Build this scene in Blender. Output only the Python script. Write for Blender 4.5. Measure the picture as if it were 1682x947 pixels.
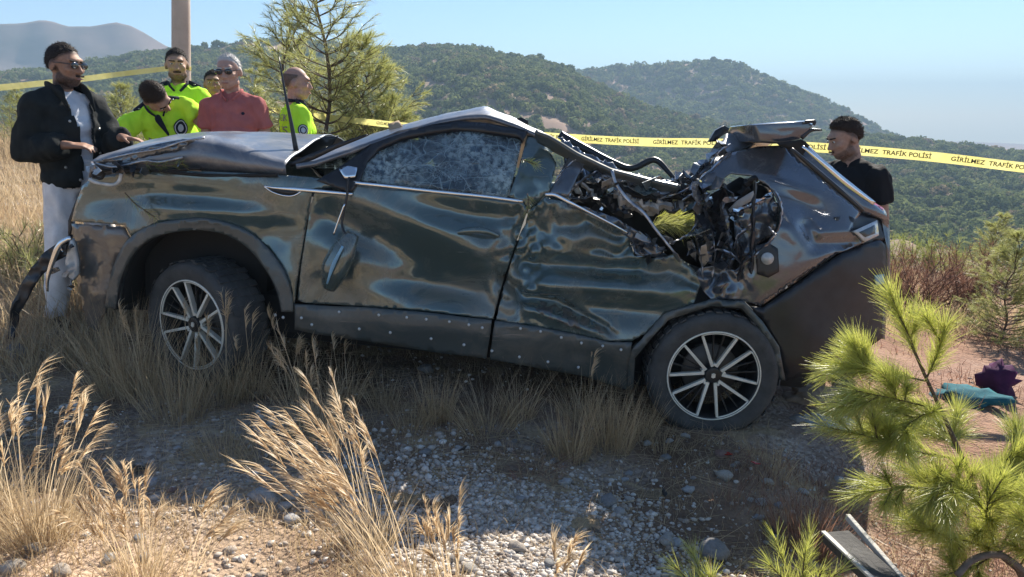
import bpy, bmesh, math, random
import numpy as np
from mathutils import Vector, Matrix, Euler, noise as mnoise
from mathutils.geometry import delaunay_2d_cdt

random.seed(7); np.random.seed(7)
R = math.radians
scene = bpy.context.scene
for o in list(bpy.data.objects): bpy.data.objects.remove(o)

# ------------------------------------------------------------------ camera
FPX, CX, CY = 1230.0, 841.0, 473.5           # photograph: 1682 x 947 pixels
CAMZ, PITCH = 1.62, math.atan(283.5/1230.0)
cam_d = bpy.data.cameras.new('camera'); cam = bpy.data.objects.new('camera', cam_d)
scene.collection.objects.link(cam); scene.camera = cam
cam.location = (0, 0, CAMZ); cam.rotation_euler = (R(90)-PITCH, 0, 0)
cam_d.sensor_width = 36; cam_d.lens = 36*FPX/1682; cam_d.clip_start = 0.05; cam_d.clip_end = 12000

# ------------------------------------------------------------------ sky, sun, exposure
SUN_EL, SUN_AZ = R(39), R(26)                # azimuth measured from +Y (view direction) towards +X
world = bpy.data.worlds.new('World'); scene.world = world; world.use_nodes = True
wn = world.node_tree; bg = wn.nodes['Background']
sky = wn.nodes.new('ShaderNodeTexSky'); sky.sky_type = 'NISHITA'; sky.sun_disc = False
sky.sun_elevation = SUN_EL; sky.sun_rotation = SUN_AZ
sky.air_density = 1.0; sky.dust_density = 0.1; sky.ozone_density = 5.0; sky.altitude = 200
wn.links.new(sky.outputs['Color'], bg.inputs['Color']); bg.inputs['Strength'].default_value = 0.07
sun_d = bpy.data.lights.new('sun', 'SUN'); sun = bpy.data.objects.new('sun', sun_d); scene.collection.objects.link(sun)
sun_d.energy = 5.0; sun_d.angle = R(0.5); sun_d.color = (1.0, 0.93, 0.82)
SUNV = Vector((math.sin(SUN_AZ)*math.cos(SUN_EL), math.cos(SUN_AZ)*math.cos(SUN_EL), math.sin(SUN_EL)))
sun.rotation_euler = SUNV.to_track_quat('Z', 'Y').to_euler()
scene.view_settings.view_transform = 'Standard'; scene.view_settings.look = 'None'
scene.view_settings.exposure = 1.15; scene.view_settings.gamma = 1
scene.cycles.max_bounces = 8; scene.cycles.transparent_max_bounces = 16; scene.cycles.volume_bounces = 0

# ------------------------------------------------------------------ helpers
COL = scene.collection
CP, SP = math.cos(PITCH), math.sin(PITCH)
def ray(px, py):
    a, b = (px-CX)/FPX, (CY-py)/FPX
    return Vector((a, CP + b*SP, -SP + b*CP))
CAM = Vector((0, 0, CAMZ))
def at(px, py, Y):
    d = ray(px, py); return CAM + d*(Y/d.y)

def _h(ix, iy, s):
    n = (ix*374761393 + iy*668265263 + s*1442695041) & 0xffffffff
    n = ((n ^ (n >> 13))*1274126177) & 0xffffffff
    return ((n ^ (n >> 16)) & 0xffff)/65535.0
def vnoise(x, y, s=0):
    x = np.asarray(x, float); y = np.asarray(y, float)
    ix = np.floor(x).astype(np.int64); iy = np.floor(y).astype(np.int64)
    fx = x-ix; fy = y-iy; fx = fx*fx*(3-2*fx); fy = fy*fy*(3-2*fy)
    a, b, c, d = _h(ix, iy, s), _h(ix+1, iy, s), _h(ix, iy+1, s), _h(ix+1, iy+1, s)
    return (a*(1-fx)+b*fx)*(1-fy) + (c*(1-fx)+d*fx)*fy
def fbm(x, y, s=0, o=4):
    t = 0; a = 0.5; f = 1.0
    for k in range(o):
        t = t + a*(vnoise(x*f, y*f, s+k)-0.5); a *= 0.5; f *= 2.07
    return t*2
def smooth(a, b, x):
    t = np.clip((x-a)/(b-a), 0, 1); return t*t*(3-2*t)

def link(o, parent=None):
    COL.objects.link(o)
    if parent is not None: o.parent = parent
    return o
def tag(o, label=None, cat=None, group=None, kind=None):
    if label: o['label'] = label
    if cat: o['category'] = cat
    if group: o['group'] = group
    if kind: o['kind'] = kind
    return o
def empty(name, loc=(0,0,0), rz=0):
    e = bpy.data.objects.new(name, None); e.location = loc; e.rotation_euler = (0,0,rz)
    e.empty_display_size = 0.1
    return link(e)
def mesh_obj(name, verts, faces, mat=None, parent=None, smooth_=True, mats=None, fm=None):
    me = bpy.data.meshes.new(name)
    v = np.asarray(verts, np.float32).reshape(-1, 3)
    if isinstance(faces, np.ndarray):
        n, k = faces.shape
        me.vertices.add(len(v)); me.vertices.foreach_set('co', v.ravel())
        me.loops.add(n*k); me.loops.foreach_set('vertex_index', faces.astype(np.int32).ravel())
        me.polygons.add(n); me.polygons.foreach_set('loop_start', np.arange(0, n*k, k, dtype=np.int32))
        me.update(calc_edges=True)
    else:
        me.from_pydata([tuple(map(float, p)) for p in v], [], faces); me.update()
    me.validate()
    if mats:
        for m in mats: me.materials.append(m)
        if fm is not None: me.polygons.foreach_set('material_index', np.asarray(fm, np.int32))
    elif mat: me.materials.append(mat)
    if smooth_: me.polygons.foreach_set('use_smooth', np.ones(len(me.polygons), bool))
    return link(bpy.data.objects.new(name, me), parent)
def copy_tree(o, parent=None):
    c = o.copy(); COL.objects.link(c); c.parent = parent
    for ch in list(o.children): copy_tree(ch, c)
    return c

class MB:
    """collects closed shapes into one mesh"""
    def __init__(s): s.v = []; s.f = []
    def add(s, v, f):
        b = len(s.v); s.v += [Vector(p) for p in v]; s.f += [[b+i for i in q] for q in f]; return s
    def ring_tube(s, rings, cap=True):
        n = len(rings[0]); b = len(s.v)
        for r in rings: s.v += [Vector(p) for p in r]
        for i in range(len(rings)-1):
            for k in range(n):
                a = b+i*n+k; c = b+i*n+(k+1) % n
                s.f.append([a, c, c+n, a+n])
        if cap:
            s.f.append([b+k for k in range(n)][::-1]); e = b+(len(rings)-1)*n
            s.f.append([e+k for k in range(n)])
        return s
    def tube(s, pts, rad, n=8, flat=1.0, up=None, cap=True):
        pts = [Vector(p) for p in pts]; m = len(pts)
        rad = rad if hasattr(rad, '__len__') else [rad]*m
        rings = []; prev = Vector(up) if up is not None else None
        for i, p in enumerate(pts):
            t = (pts[min(i+1, m-1)]-pts[max(i-1, 0)]).normalized()
            if prev is None: prev = Vector((0,0,1)) if abs(t.z) < .9 else Vector((1,0,0))
            a = (prev - t*prev.dot(t)); 
            if a.length < 1e-6: a = t.orthogonal()
            a.normalize(); b_ = t.cross(a); 
            if up is None: prev = a
            rings.append([p + a*math.cos(2*math.pi*k/n)*rad[i] + b_*math.sin(2*math.pi*k/n)*rad[i]*flat for k in range(n)])
        return s.ring_tube(rings, cap)
    def capsule(s, p0, p1, r0, r1, n=14, flat=1.0, up=None, round0=True, round1=True):
        p0, p1 = Vector(p0), Vector(p1); d = (p1-p0); L = max(d.length, 1e-5); d.normalize()
        pts = []; rr = []
        if round0:
            for k in range(1, 5):
                a = k*math.pi/10; pts.append(p0-d*r0*math.cos(a)); rr.append(r0*math.sin(a))
        pts.append(p0); rr.append(r0); pts.append(p1); rr.append(r1)
        if round1:
            for k in range(4, 0, -1):
                a = k*math.pi/10; pts.append(p1+d*r1*math.cos(a)); rr.append(r1*math.sin(a))
        u = Vector(up) if up is not None else (Vector((0,0,1)) if abs(d.z) < .9 else Vector((1,0,0)))
        return s.tube(pts, rr, n, flat, up=u)
    def ellipsoid(s, c, r, rot=None, nu=16, nv=10):
        c = Vector(c); M = rot.to_matrix() if rot is not None else Matrix.Identity(3)
        rings = []
        for i in range(nv):
            th = math.pi*(i+0.5)/nv
            rings.append([c + M @ Vector((r[0]*math.sin(th)*math.cos(2*math.pi*k/nu), r[1]*math.sin(th)*math.sin(2*math.pi*k/nu), -r[2]*math.cos(th))) for k in range(nu)])
        return s.ring_tube(rings)
    def box(s, c, h, M=None):
        c = Vector(c); M = M or Matrix.Identity(3)
        p = [c + M @ Vector((x*h[0], y*h[1], z*h[2])) for x in (-1,1) for y in (-1,1) for z in (-1,1)]
        return s.add(p, [[0,1,3,2],[4,6,7,5],[0,4,5,1],[2,3,7,6],[0,2,6,4],[1,5,7,3]])
    def build(s, name, mat, parent=None, smooth_=True, bevel=0, M=None):
        v = [M @ p for p in s.v] if M is not None else s.v
        o = mesh_obj(name, v, s.f, mat, parent, smooth_)
        if bevel:
            b = o.modifiers.new('bevel', 'BEVEL'); b.width = bevel; b.segments = 2; b.limit_method = 'ANGLE'
        return o

# ------------------------------------------------------------------ materials
def nodes_of(name):
    m = bpy.data.materials.new(name); m.use_nodes = True
    nt = m.node_tree; return m, nt, nt.nodes['Principled BSDF'], nt.nodes['Material Output']
def noise_ramp(nt, scale, stops, detail=6, rough=0.6, coord='Object', kind='noise', distortion=0, vec=None):
    tc = nt.nodes.new('ShaderNodeTexCoord')
    if kind == 'noise':
        t = nt.nodes.new('ShaderNodeTexNoise'); t.inputs['Detail'].default_value = detail; t.inputs['Roughness'].default_value = rough
        t.inputs['Distortion'].default_value = distortion; out = t.outputs['Fac']
    else:
        t = nt.nodes.new('ShaderNodeTexVoronoi'); out = t.outputs['Color'] if kind == 'cells' else t.outputs['Distance']
    t.inputs['Scale'].default_value = scale
    nt.links.new(vec if vec is not None else tc.outputs[coord], t.inputs['Vector'])
    r = nt.nodes.new('ShaderNodeValToRGB')
    el = r.color_ramp.elements
    while len(el) < len(stops): el.new(0.5)
    for e, (p, c) in zip(el, stops): e.position = p; e.color = (*c, 1) if len(c) == 3 else c
    nt.links.new(out, r.inputs['Fac'])
    return t, r
def simple(name, c, rough=0.6, metal=0.0, var=0.25, scale=6.0, bump=0.0, bscale=40.0, coat=0.0, spec=0.5, c2=None):
    m, nt, b, out = nodes_of(name)
    c2 = c2 or tuple(x*(1-var) for x in c)
    t, r = noise_ramp(nt, scale, [(0.3, c2), (0.7, c)])
    nt.links.new(r.outputs['Color'], b.inputs['Base Color'])
    b.inputs['Roughness'].default_value = rough; b.inputs['Metallic'].default_value = metal
    b.inputs['Coat Weight'].default_value = coat; b.inputs['Specular IOR Level'].default_value = spec
    if bump:
        t2, r2 = noise_ramp(nt, bscale, [(0.3, (0,0,0)), (0.7, (1,1,1))])
        bn = nt.nodes.new('ShaderNodeBump'); bn.inputs['Strength'].default_value = bump; bn.inputs['Distance'].default_value = 0.01
        nt.links.new(r2.outputs['Color'], bn.inputs['Height']); nt.links.new(bn.outputs['Normal'], b.inputs['Normal'])
    return m
def leafy(name, stops, scale=3.0, trans=0.45, gloss=0.1, attr=None):
    """thin plant tissue: reflects and lets light through"""
    m, nt, b, out = nodes_of(name); nt.nodes.remove(b)
    if attr:
        a = nt.nodes.new('ShaderNodeAttribute'); a.attribute_name = attr
        r = nt.nodes.new('ShaderNodeValToRGB'); el = r.color_ramp.elements
        while len(el) < len(stops): el.new(0.5)
        for e, (p, c) in zip(el, stops): e.position = p; e.color = (*c, 1)
        nt.links.new(a.outputs['Fac'], r.inputs['Fac'])
    else:
        t, r = noise_ramp(nt, scale, stops)
    d = nt.nodes.new('ShaderNodeBsdfDiffuse'); tr = nt.nodes.new('ShaderNodeBsdfTranslucent'); g = nt.nodes.new('ShaderNodeBsdfGlossy')
    g.inputs['Roughness'].default_value = 0.45
    for n in (d, tr): nt.links.new(r.outputs['Color'], n.inputs['Color'])
    m1 = nt.nodes.new('ShaderNodeMixShader'); m1.inputs[0].default_value = trans
    m2 = nt.nodes.new('ShaderNodeMixShader'); m2.inputs[0].default_value = gloss*0.5
    nt.links.new(d.outputs[0], m1.inputs[1]); nt.links.new(tr.outputs[0], m1.inputs[2])
    nt.links.new(m1.outputs[0], m2.inputs[1]); nt.links.new(g.outputs[0], m2.inputs[2]); nt.links.new(m2.outputs[0], out.inputs['Surface'])
    return m

# ------------------------------------------------------------------ the ground
def H(x, y, fine=True):
    x = np.asarray(x, float); y = np.asarray(y, float)
    z = 0.087*(1.04-x) + 0.05*np.maximum(0, -4-x) - 0.03*np.maximum(0, -14-x)*1.0
    z = np.where(x > 7, 0.087*(1.04-7) - 0.03*(x-7), z)
    z = np.where(x < -60, 0.087*61+.05*56-.03*46 + 0*x, z)
    ye = 9.6 + 0.55*np.maximum(0, -x-1) + 0.8*(vnoise(x*.35, y*0+3, 5)-.5)
    d = np.maximum(0, y-ye)
    z = z - 24*(1-np.exp(-d*d/(d+3)/42.0))
    rr = np.hypot(x, y)
    z = z + 0.10*fbm(x*.45, y*.45, 11, 3)*smooth(0.5, 3, rr)
    # low heap of loose soil under the far right edge, shallow ditch beside the young pine
    z = z - 0.16*np.exp(-(((x-1.75)/.45)**2 + ((y-2.35)/.75)**2))
    if fine: z = z + 0.035*fbm(x*2.6, y*2.6, 21, 4)*smooth(30, 8, rr)
    return z
def Hs(x, y): return float(H(np.array([x]), np.array([y]))[0])
_T = np.arange(0.8, 60, 0.02)
def on_ground(px, py):
    d = ray(px, py); z = CAMZ+d.z*_T; h = H(d.x*_T, d.y*_T); k = np.nonzero(z <= h)[0]
    return CAM + d*float(_T[k[0]] if len(k) else 60)
# ground sheet: a fan of rings round the camera, fine where the camera looks, out to the horizon
def ring_sheet():
    front = np.radians(np.linspace(-44, 44, 300)); back = np.radians(np.linspace(44, 316, 110)[1:-1])
    az = np.concatenate([front, back]); na = len(az)
    r = np.concatenate([np.linspace(0.15, 12, 230)[:-1], np.geomspace(12, 2000, 80)]); nr = len(r)
    X = np.outer(r, np.sin(az)); Y = np.outer(r, np.cos(az)); Z = H(X, Y)
    v = np.stack([X, Y, Z], -1).reshape(-1, 3)
    i, k = np.meshgrid(np.arange(nr-1), np.arange(na), indexing='ij'); k2 = (k+1) % na
    f = np.stack([i*na+k, (i+1)*na+k, (i+1)*na+k2, i*na+k2], -1).reshape(-1, 4)[:, ::-1]
    c = len(v); v = np.concatenate([v, [[0, 0, Hs(0, 0)]]])
    return v, f
def ground_material():
    m, nt, b, out = nodes_of('dry_stony_earth'); L = nt.links
    t1, soil = noise_ramp(nt, 1.1, [(0.3, (0.11, 0.072, 0.050)), (0.5, (0.22, 0.150, 0.104)), (0.75, (0.50, 0.38, 0.27))], detail=9)
    t2, grit = noise_ramp(nt, 55, [(0.0, (0.17, 0.13, 0.10)), (0.5, (0.34, 0.285, 0.235)), (1.0, (0.60, 0.53, 0.45))], kind='cells')
    t3, msk = noise_ramp(nt, 0.9, [(0.50, (0, 0, 0)), (0.64, (1, 1, 1))], detail=5)
    mx = nt.nodes.new('ShaderNodeMix'); mx.data_type = 'RGBA'
    L.new(msk.outputs[0], mx.inputs[0]); L.new(soil.outputs[0], mx.inputs[6]); L.new(grit.outputs[0], mx.inputs[7])
    t4, straw = noise_ramp(nt, 2.3, [(0.52, (0, 0, 0)), (0.62, (0.55, 0.55, 0.55))], detail=8, distortion=1.5)
    mx2 = nt.nodes.new('ShaderNodeMix'); mx2.data_type = 'RGBA'; mx2.inputs[7].default_value = (0.50, 0.38, 0.22, 1)
    L.new(straw.outputs[0], mx2.inputs[0]); L.new(mx.outputs[2], mx2.inputs[6])
    tcx = nt.nodes.new('ShaderNodeTexCoord'); sx = nt.nodes.new('ShaderNodeSeparateXYZ'); L.new(tcx.outputs['Object'], sx.inputs[0])
    # reddish earth on the right hand side of the wreck
    ad = nt.nodes.new('ShaderNodeMath'); ad.operation = 'MULTIPLY_ADD'; ad.inputs[1].default_value = 1.6; tn_, rn_ = noise_ramp(nt, .8, [(0, (0, 0, 0)), (1, (1, 1, 1))]); L.new(rn_.outputs[0], ad.inputs[0]); L.new(sx.outputs[0], ad.inputs[2])
    mr = nt.nodes.new('ShaderNodeMapRange'); mr.inputs[1].default_value = 2.2; mr.inputs[2].default_value = 3.0; mr.inputs[4].default_value = .75; L.new(ad.outputs[0], mr.inputs[0])
    mx3 = nt.nodes.new('ShaderNodeMix'); mx3.data_type = 'RGBA'; mx3.inputs[7].default_value = (.29, .165, .115, 1); L.new(mr.outputs[0], mx3.inputs[0]); L.new(mx2.outputs[2], mx3.inputs[6])
    # sandy soil near the lower left corner, colour lightened to carry its sunlit brightness
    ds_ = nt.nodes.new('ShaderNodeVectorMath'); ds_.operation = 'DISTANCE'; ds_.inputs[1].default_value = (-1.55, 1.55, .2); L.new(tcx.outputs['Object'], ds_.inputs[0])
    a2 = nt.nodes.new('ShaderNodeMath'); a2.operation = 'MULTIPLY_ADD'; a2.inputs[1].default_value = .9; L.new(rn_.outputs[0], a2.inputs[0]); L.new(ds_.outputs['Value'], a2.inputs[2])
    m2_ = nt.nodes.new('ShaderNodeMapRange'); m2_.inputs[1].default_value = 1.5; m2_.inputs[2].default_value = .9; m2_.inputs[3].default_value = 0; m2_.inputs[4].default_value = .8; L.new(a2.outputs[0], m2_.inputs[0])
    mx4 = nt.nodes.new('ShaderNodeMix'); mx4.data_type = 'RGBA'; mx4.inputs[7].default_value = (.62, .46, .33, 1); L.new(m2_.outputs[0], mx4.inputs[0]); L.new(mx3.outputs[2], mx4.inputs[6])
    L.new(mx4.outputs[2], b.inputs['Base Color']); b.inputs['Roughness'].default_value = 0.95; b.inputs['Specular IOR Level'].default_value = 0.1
    tb, rb = noise_ramp(nt, 48, [(0.0, (0, 0, 0)), (0.6, (1, 1, 1))], kind='dist')
    bn = nt.nodes.new('ShaderNodeBump'); bn.inputs['Strength'].default_value = 0.7; bn.inputs['Distance'].default_value = 0.012; bn.invert = True
    L.new(rb.outputs[0], bn.inputs['Height'])
    tc, rc = noise_ramp(nt, 14, [(0.2, (0, 0, 0)), (0.8, (1, 1, 1))], detail=8)
    bn2 = nt.nodes.new('ShaderNodeBump'); bn2.inputs['Strength'].default_value = 0.6; bn2.inputs['Distance'].default_value = 0.03
    L.new(rc.outputs[0], bn2.inputs['Height']); L.new(bn.outputs[0], bn2.inputs['Normal']); L.new(bn2.outputs[0], b.inputs['Normal'])
    return m
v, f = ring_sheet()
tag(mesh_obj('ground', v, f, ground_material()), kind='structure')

# ------------------------------------------------------------------ hills
def skyline(pts, az):
    a = []; t = []
    for px, py in pts:
        d = ray(px, py); a.append(math.atan2(d.x, d.y)); t.append(d.z/math.hypot(d.x, d.y))
    return np.interp(az, a, t)
def hill_sheet(pts, r0, z0, r1, seed, gully, drop, na=300, nt_=110, span=62):
    az = np.radians(np.linspace(-span, span, na)); t = np.concatenate([np.linspace(0, 1, nt_), np.linspace(1, 1.5, 14)[1:]])
    tan = skyline(pts, az)
    A, T = np.meshgrid(az, t); rr = r0 + (r1*(1+0.10*fbm(A*6, A*0, seed, 2))-r0)*T
    zr = tan[None, :]*(r0 + (r1*(1+0.10*fbm(A*6, A*0, seed, 2))-r0)) + CAMZ - drop
    s = np.where(T <= 1, T**1.15, 1-np.maximum(T-1, 0)**1.2*1.4)
    X = rr*np.sin(A); Y = rr*np.cos(A)
    Z = z0 + (zr-z0)*s
    w = np.clip(np.sin(np.pi*np.clip(T, 0, 1)), 0, 1)**0.8
    Z = Z + w*gully*(fbm(X/(r1*.16)+3, Y/(r1*.16), seed+5, 5)-0.25) - w*gully*0.5*np.abs(fbm(X/(r1*.07), Y/(r1*.2), seed+9, 3))
    # never rise above the sight line to the crest
    cap = (tan[None, :] - 0.010*(1-np.clip(T, 0, 1)))*rr + CAMZ - drop
    Z = np.where(T < 1, np.minimum(Z, cap), Z)
    return X, Y, Z, T, A
def hill_obj(name, X, Y, Z, mat):
    n, k = X.shape; v = np.stack([X, Y, Z], -1).reshape(-1, 3)
    i, j = np.meshgrid(np.arange(n-1), np.arange(k-1), indexing='ij')
    f = np.stack([i*k+j, i*k+j+1, (i+1)*k+j+1, (i+1)*k+j], -1).reshape(-1, 4)
    return tag(mesh_obj(name, v, f, mat), kind='structure')
hill_soil = simple('hillside_soil', (0.34, 0.23, 0.18), 0.95, c2=(0.20, 0.15, 0.105), scale=0.06, spec=0.1)
rock_far = simple('far_rock', (0.24, 0.165, 0.145), 0.95, c2=(0.10, 0.085, 0.07), scale=0.02, spec=0.1)
SKY_A = [(-700,120),(-300,118),(0,112),(100,104),(170,92),(240,77),(330,69),(410,61),(470,58),(560,66),(640,74),(690,70),(740,66),(780,72),(830,86),(880,90),(930,103),(960,122),(1050,165),(1200,203),(1330,212),(1440,216),(1520,225),(1600,237),(1682,246),(1900,268),(2400,300)]
SKY_B = [(-400,200),(700,170),(850,128),(930,112),(960,109),(1010,104),(1080,101),(1150,94),(1200,95),(1240,110),(1290,131),(1350,156),(1400,181),(1440,204),(1500,232),(1700,275),(2400,300)]
SKY_C = [(-900,95),(-500,60),(-250,70),(-100,55),(-40,42),(0,39),(35,38),(70,32),(90,36),(110,43),(150,43),(190,36),(215,42),(240,55),(265,71),(330,103),(420,140),(600,200),(800,300),(2400,330)]
XA, YA, ZA, TA, AA = hill_sheet(SKY_A, 62, -17, 330, 31, 11, 2.3)
XB, YB, ZB, TB, AB = hill_sheet(SKY_B, 300, -30, 600, 57, 26, 3.5, na=240, nt_=80)
XC, YC, ZC, TC, AC = hill_sheet(SKY_C, 420, -20, 780, 83, 40, 0, na=320, nt_=120)
hill_obj('scrub_hill', XA, YA, ZA, hill_soil); hill_obj('wooded_ridge', XB, YB, ZB, hill_soil); hill_obj('far_mountain', XC, YC, ZC, rock_far)

# scrub that covers the hills as one mass: a cloud of points, each drawn as one of a few shrubs
def shrub_proto(i, rng):
    mb_v = []; mb_f = []
    nb = rng.integers(5, 9)
    for _ in range(nb):                      # leaf sprays on lumpy, broken cushions
        c = np.array([rng.normal(0, .34), rng.normal(0, .34), abs(rng.normal(.42, .2))]); rad = rng.uniform(.26, .46)
        for _k in range(46):
            d = rng.normal(size=3); d[2] = d[2]*.9+.25; d /= np.linalg.norm(d)
            p = c + d*rad*rng.uniform(.7, 1.08); s = rng.uniform(.07, .16)
            a = np.cross(d, rng.normal(size=3)); a /= np.linalg.norm(a); b = np.cross(d, a)*.7 + d*rng.uniform(-.6, .6)
            n = len(mb_v); mb_v += [p-a*s-b*s*.6, p+a*s-b*s*.6, p+a*s*.5+b*s, p-a*s*.5+b*s]; mb_f.append([n, n+1, n+2, n+3])
    me = bpy.data.meshes.new('shrub_shape'); me.from_pydata([tuple(p) for p in mb_v], [], mb_f); me.update()
    return bpy.data.objects.new('shrub_shape', me)
rng = np.random.default_rng(5)
def shrub_mat(name, c1, c2, c3):
    m, nt, b, out = nodes_of(name); nt.nodes.remove(b)
    oi = nt.nodes.new('ShaderNodeObjectInfo'); r = nt.nodes.new('ShaderNodeValToRGB'); el = r.color_ramp.elements
    while len(el) < 4: el.new(.5)
    for e, (p, c) in zip(el, [(0, c1), (.55, c2), (.86, c2), (1.0, c3)]): e.position = p; e.color = (*c, 1)
    nt.links.new(oi.outputs['Random'], r.inputs['Fac'])
    d = nt.nodes.new('ShaderNodeBsdfDiffuse'); t = nt.nodes.new('ShaderNodeBsdfTranslucent'); mx = nt.nodes.new('ShaderNodeMixShader'); mx.inputs[0].default_value = .35
    nt.links.new(r.outputs[0], d.inputs[0]); nt.links.new(r.outputs[0], t.inputs[0]); nt.links.new(d.outputs[0], mx.inputs[1]); nt.links.new(t.outputs[0], mx.inputs[2]); nt.links.new(mx.outputs[0], out.inputs[0])
    return m
m_shrub = shrub_mat('scrub_leaves', (0.10, 0.13, 0.05), (0.19, 0.22, 0.085), (0.30, 0.22, 0.15))
protos = bpy.data.collections.new('scrub_shapes')
for i in range(6):
    p = shrub_proto(i, rng); p.data.materials.append(m_shrub); protos.objects.link(p)
def scatter(name, P, S, seed):
    me = bpy.data.meshes.new(name); me.vertices.add(len(P)); me.vertices.foreach_set('co', np.asarray(P, np.float32).ravel())
    a = me.attributes.new('size', 'FLOAT', 'POINT'); a.data.foreach_set('value', np.asarray(S, np.float32))
    me.materials.append(m_shrub)
    o = link(bpy.data.objects.new(name, me))
    ng = bpy.data.node_groups.new(name, 'GeometryNodeTree'); ng.interface.new_socket('Geometry', in_out='INPUT', socket_type='NodeSocketGeometry'); ng.interface.new_socket('Geometry', in_out='OUTPUT', socket_type='NodeSocketGeometry')
    N = ng.nodes.new; gi = N('NodeGroupInput'); go = N('NodeGroupOutput'); m2p = N('GeometryNodeMeshToPoints'); inst = N('GeometryNodeInstanceOnPoints'); ci = N('GeometryNodeCollectionInfo')
    ci.inputs['Collection'].default_value = protos; ci.inputs['Separate Children'].default_value = True; ci.inputs['Reset Children'].default_value = True
    inst.inputs['Pick Instance'].default_value = True
    rv = N('FunctionNodeRandomValue'); rv.data_type = 'FLOAT_VECTOR'; rv.inputs[0].default_value = (-.15, -.15, 0); rv.inputs[1].default_value = (.15, .15, 6.28)
    na = N('GeometryNodeInputNamedAttribute'); na.data_type = 'FLOAT'; na.inputs['Name'].default_value = 'size'
    L = ng.links.new
    L(gi.outputs[0], m2p.inputs['Mesh']); L(m2p.outputs[0], inst.inputs['Points']); L(ci.outputs[0], inst.inputs['Instance'])
    L(rv.outputs[0], inst.inputs['Rotation']); L(na.outputs[0], inst.inputs['Scale']); L(inst.outputs[0], go.inputs[0])
    md = o.modifiers.new('scatter', 'NODES'); md.node_group = ng
    return o
def hill_points(X, Y, Z, T, A, dens, n, smin, smax, seed, tmax=1.06):
    rng = np.random.default_rng(seed); nr, na = X.shape
    azl, azr = np.radians(-37), np.radians(37)
    P = []; S = []
    # choose cells by their ground area
    u = rng.uniform(0, 1, n*2); k = rng.uniform(azl, azr, n*2)
    tt = np.sqrt(u*(1-.04)+.04)*tmax
    ai = (k-A[0,0])/(A[0,-1]-A[0,0])*(na-1); T1 = T[:,0]; ti = np.interp(tt, T1, np.arange(nr))
    a0 = ai.astype(int); t0 = np.minimum(ti.astype(int), nr-2); fa = ai-a0; ft = ti-t0
    def bil(M): return (M[t0,a0]*(1-fa)+M[t0,a0+1]*fa)*(1-ft)+(M[t0+1,a0]*(1-fa)+M[t0+1,a0+1]*fa)*ft
    x, y, z = bil(X), bil(Y), bil(Z)
    keep = .6*fbm(x/26, y/26, seed, 3)+.7*fbm(x/9, y/9, seed+3, 2)+rng.normal(0, .12, len(x)) > dens
    x, y, z = x[keep][:n], y[keep][:n], z[keep][:n]
    s = rng.uniform(smin, smax, len(x))*(1+.5*(rng.uniform(size=len(x)) > .9))
    return np.stack([x, y, z-.25*s], -1), s
P, S = hill_points(XA, YA, ZA, TA, AA, -0.26, 15500, 1.0, 2.9, 3)
tag(scatter('hillside_scrub', P, S, 1), 'dense green scrub covering the nearer hillside across the valley', 'scrub', kind='stuff')
P, S = hill_points(XB, YB, ZB, TB, AB, -0.25, 8000, 2.0, 4.6, 4)
tag(scatter('ridge_scrub', P, S, 2), 'bluish green woodland covering the farther ridge', 'woodland', kind='stuff')

# the air between
def haze():
    m, nt, b, out = nodes_of('valley_air'); nt.nodes.remove(b)
    pv = nt.nodes.new('ShaderNodeVolumePrincipled'); pv.inputs['Color'].default_value = (0.58, 0.80, 1.0, 1); pv.inputs['Density'].default_value = 0.00085; pv.inputs['Anisotropy'].default_value = -0.1
    nt.links.new(pv.outputs[0], out.inputs['Volume'])
    m.cycles.homogeneous_volume = True; m.cycles.volume_sampling = 'DISTANCE'
    zb, zt = -60, float(max(ZC.max(), ZB.max()))+6
    mb = MB().box((0, 0, (zb+zt)/2), (2010, 2010, (zt-zb)/2))
    o = mb.build('haze', m, None, False); tag(o, 'thin pale haze hanging over the valley', 'haze', kind='stuff')
haze()

# ================================================================== the wrecked car
FH, RH = at(316, 533, 3.745), at(1172, 617, 3.66)      # near front hub, near rear hub
ex = (RH-FH).normalized(); ey = Vector((-ex.y, ex.x, 0)).normalized(); ez = ex.cross(ey)
BASE = Vector((-0.25, 4.5, Hs(-0.25, 4.5)))
def C(px, py, y):
    d = ray(px, py); return CAM + d*((RH + ey*y - CAM).dot(ey)/d.dot(ey))
def loc(p): q = p-RH; return Vector((q.dot(ex), q.dot(ey), q.dot(ez)))
def wor(x, y, z): return RH + ex*x + ey*y + ez*z

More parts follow.
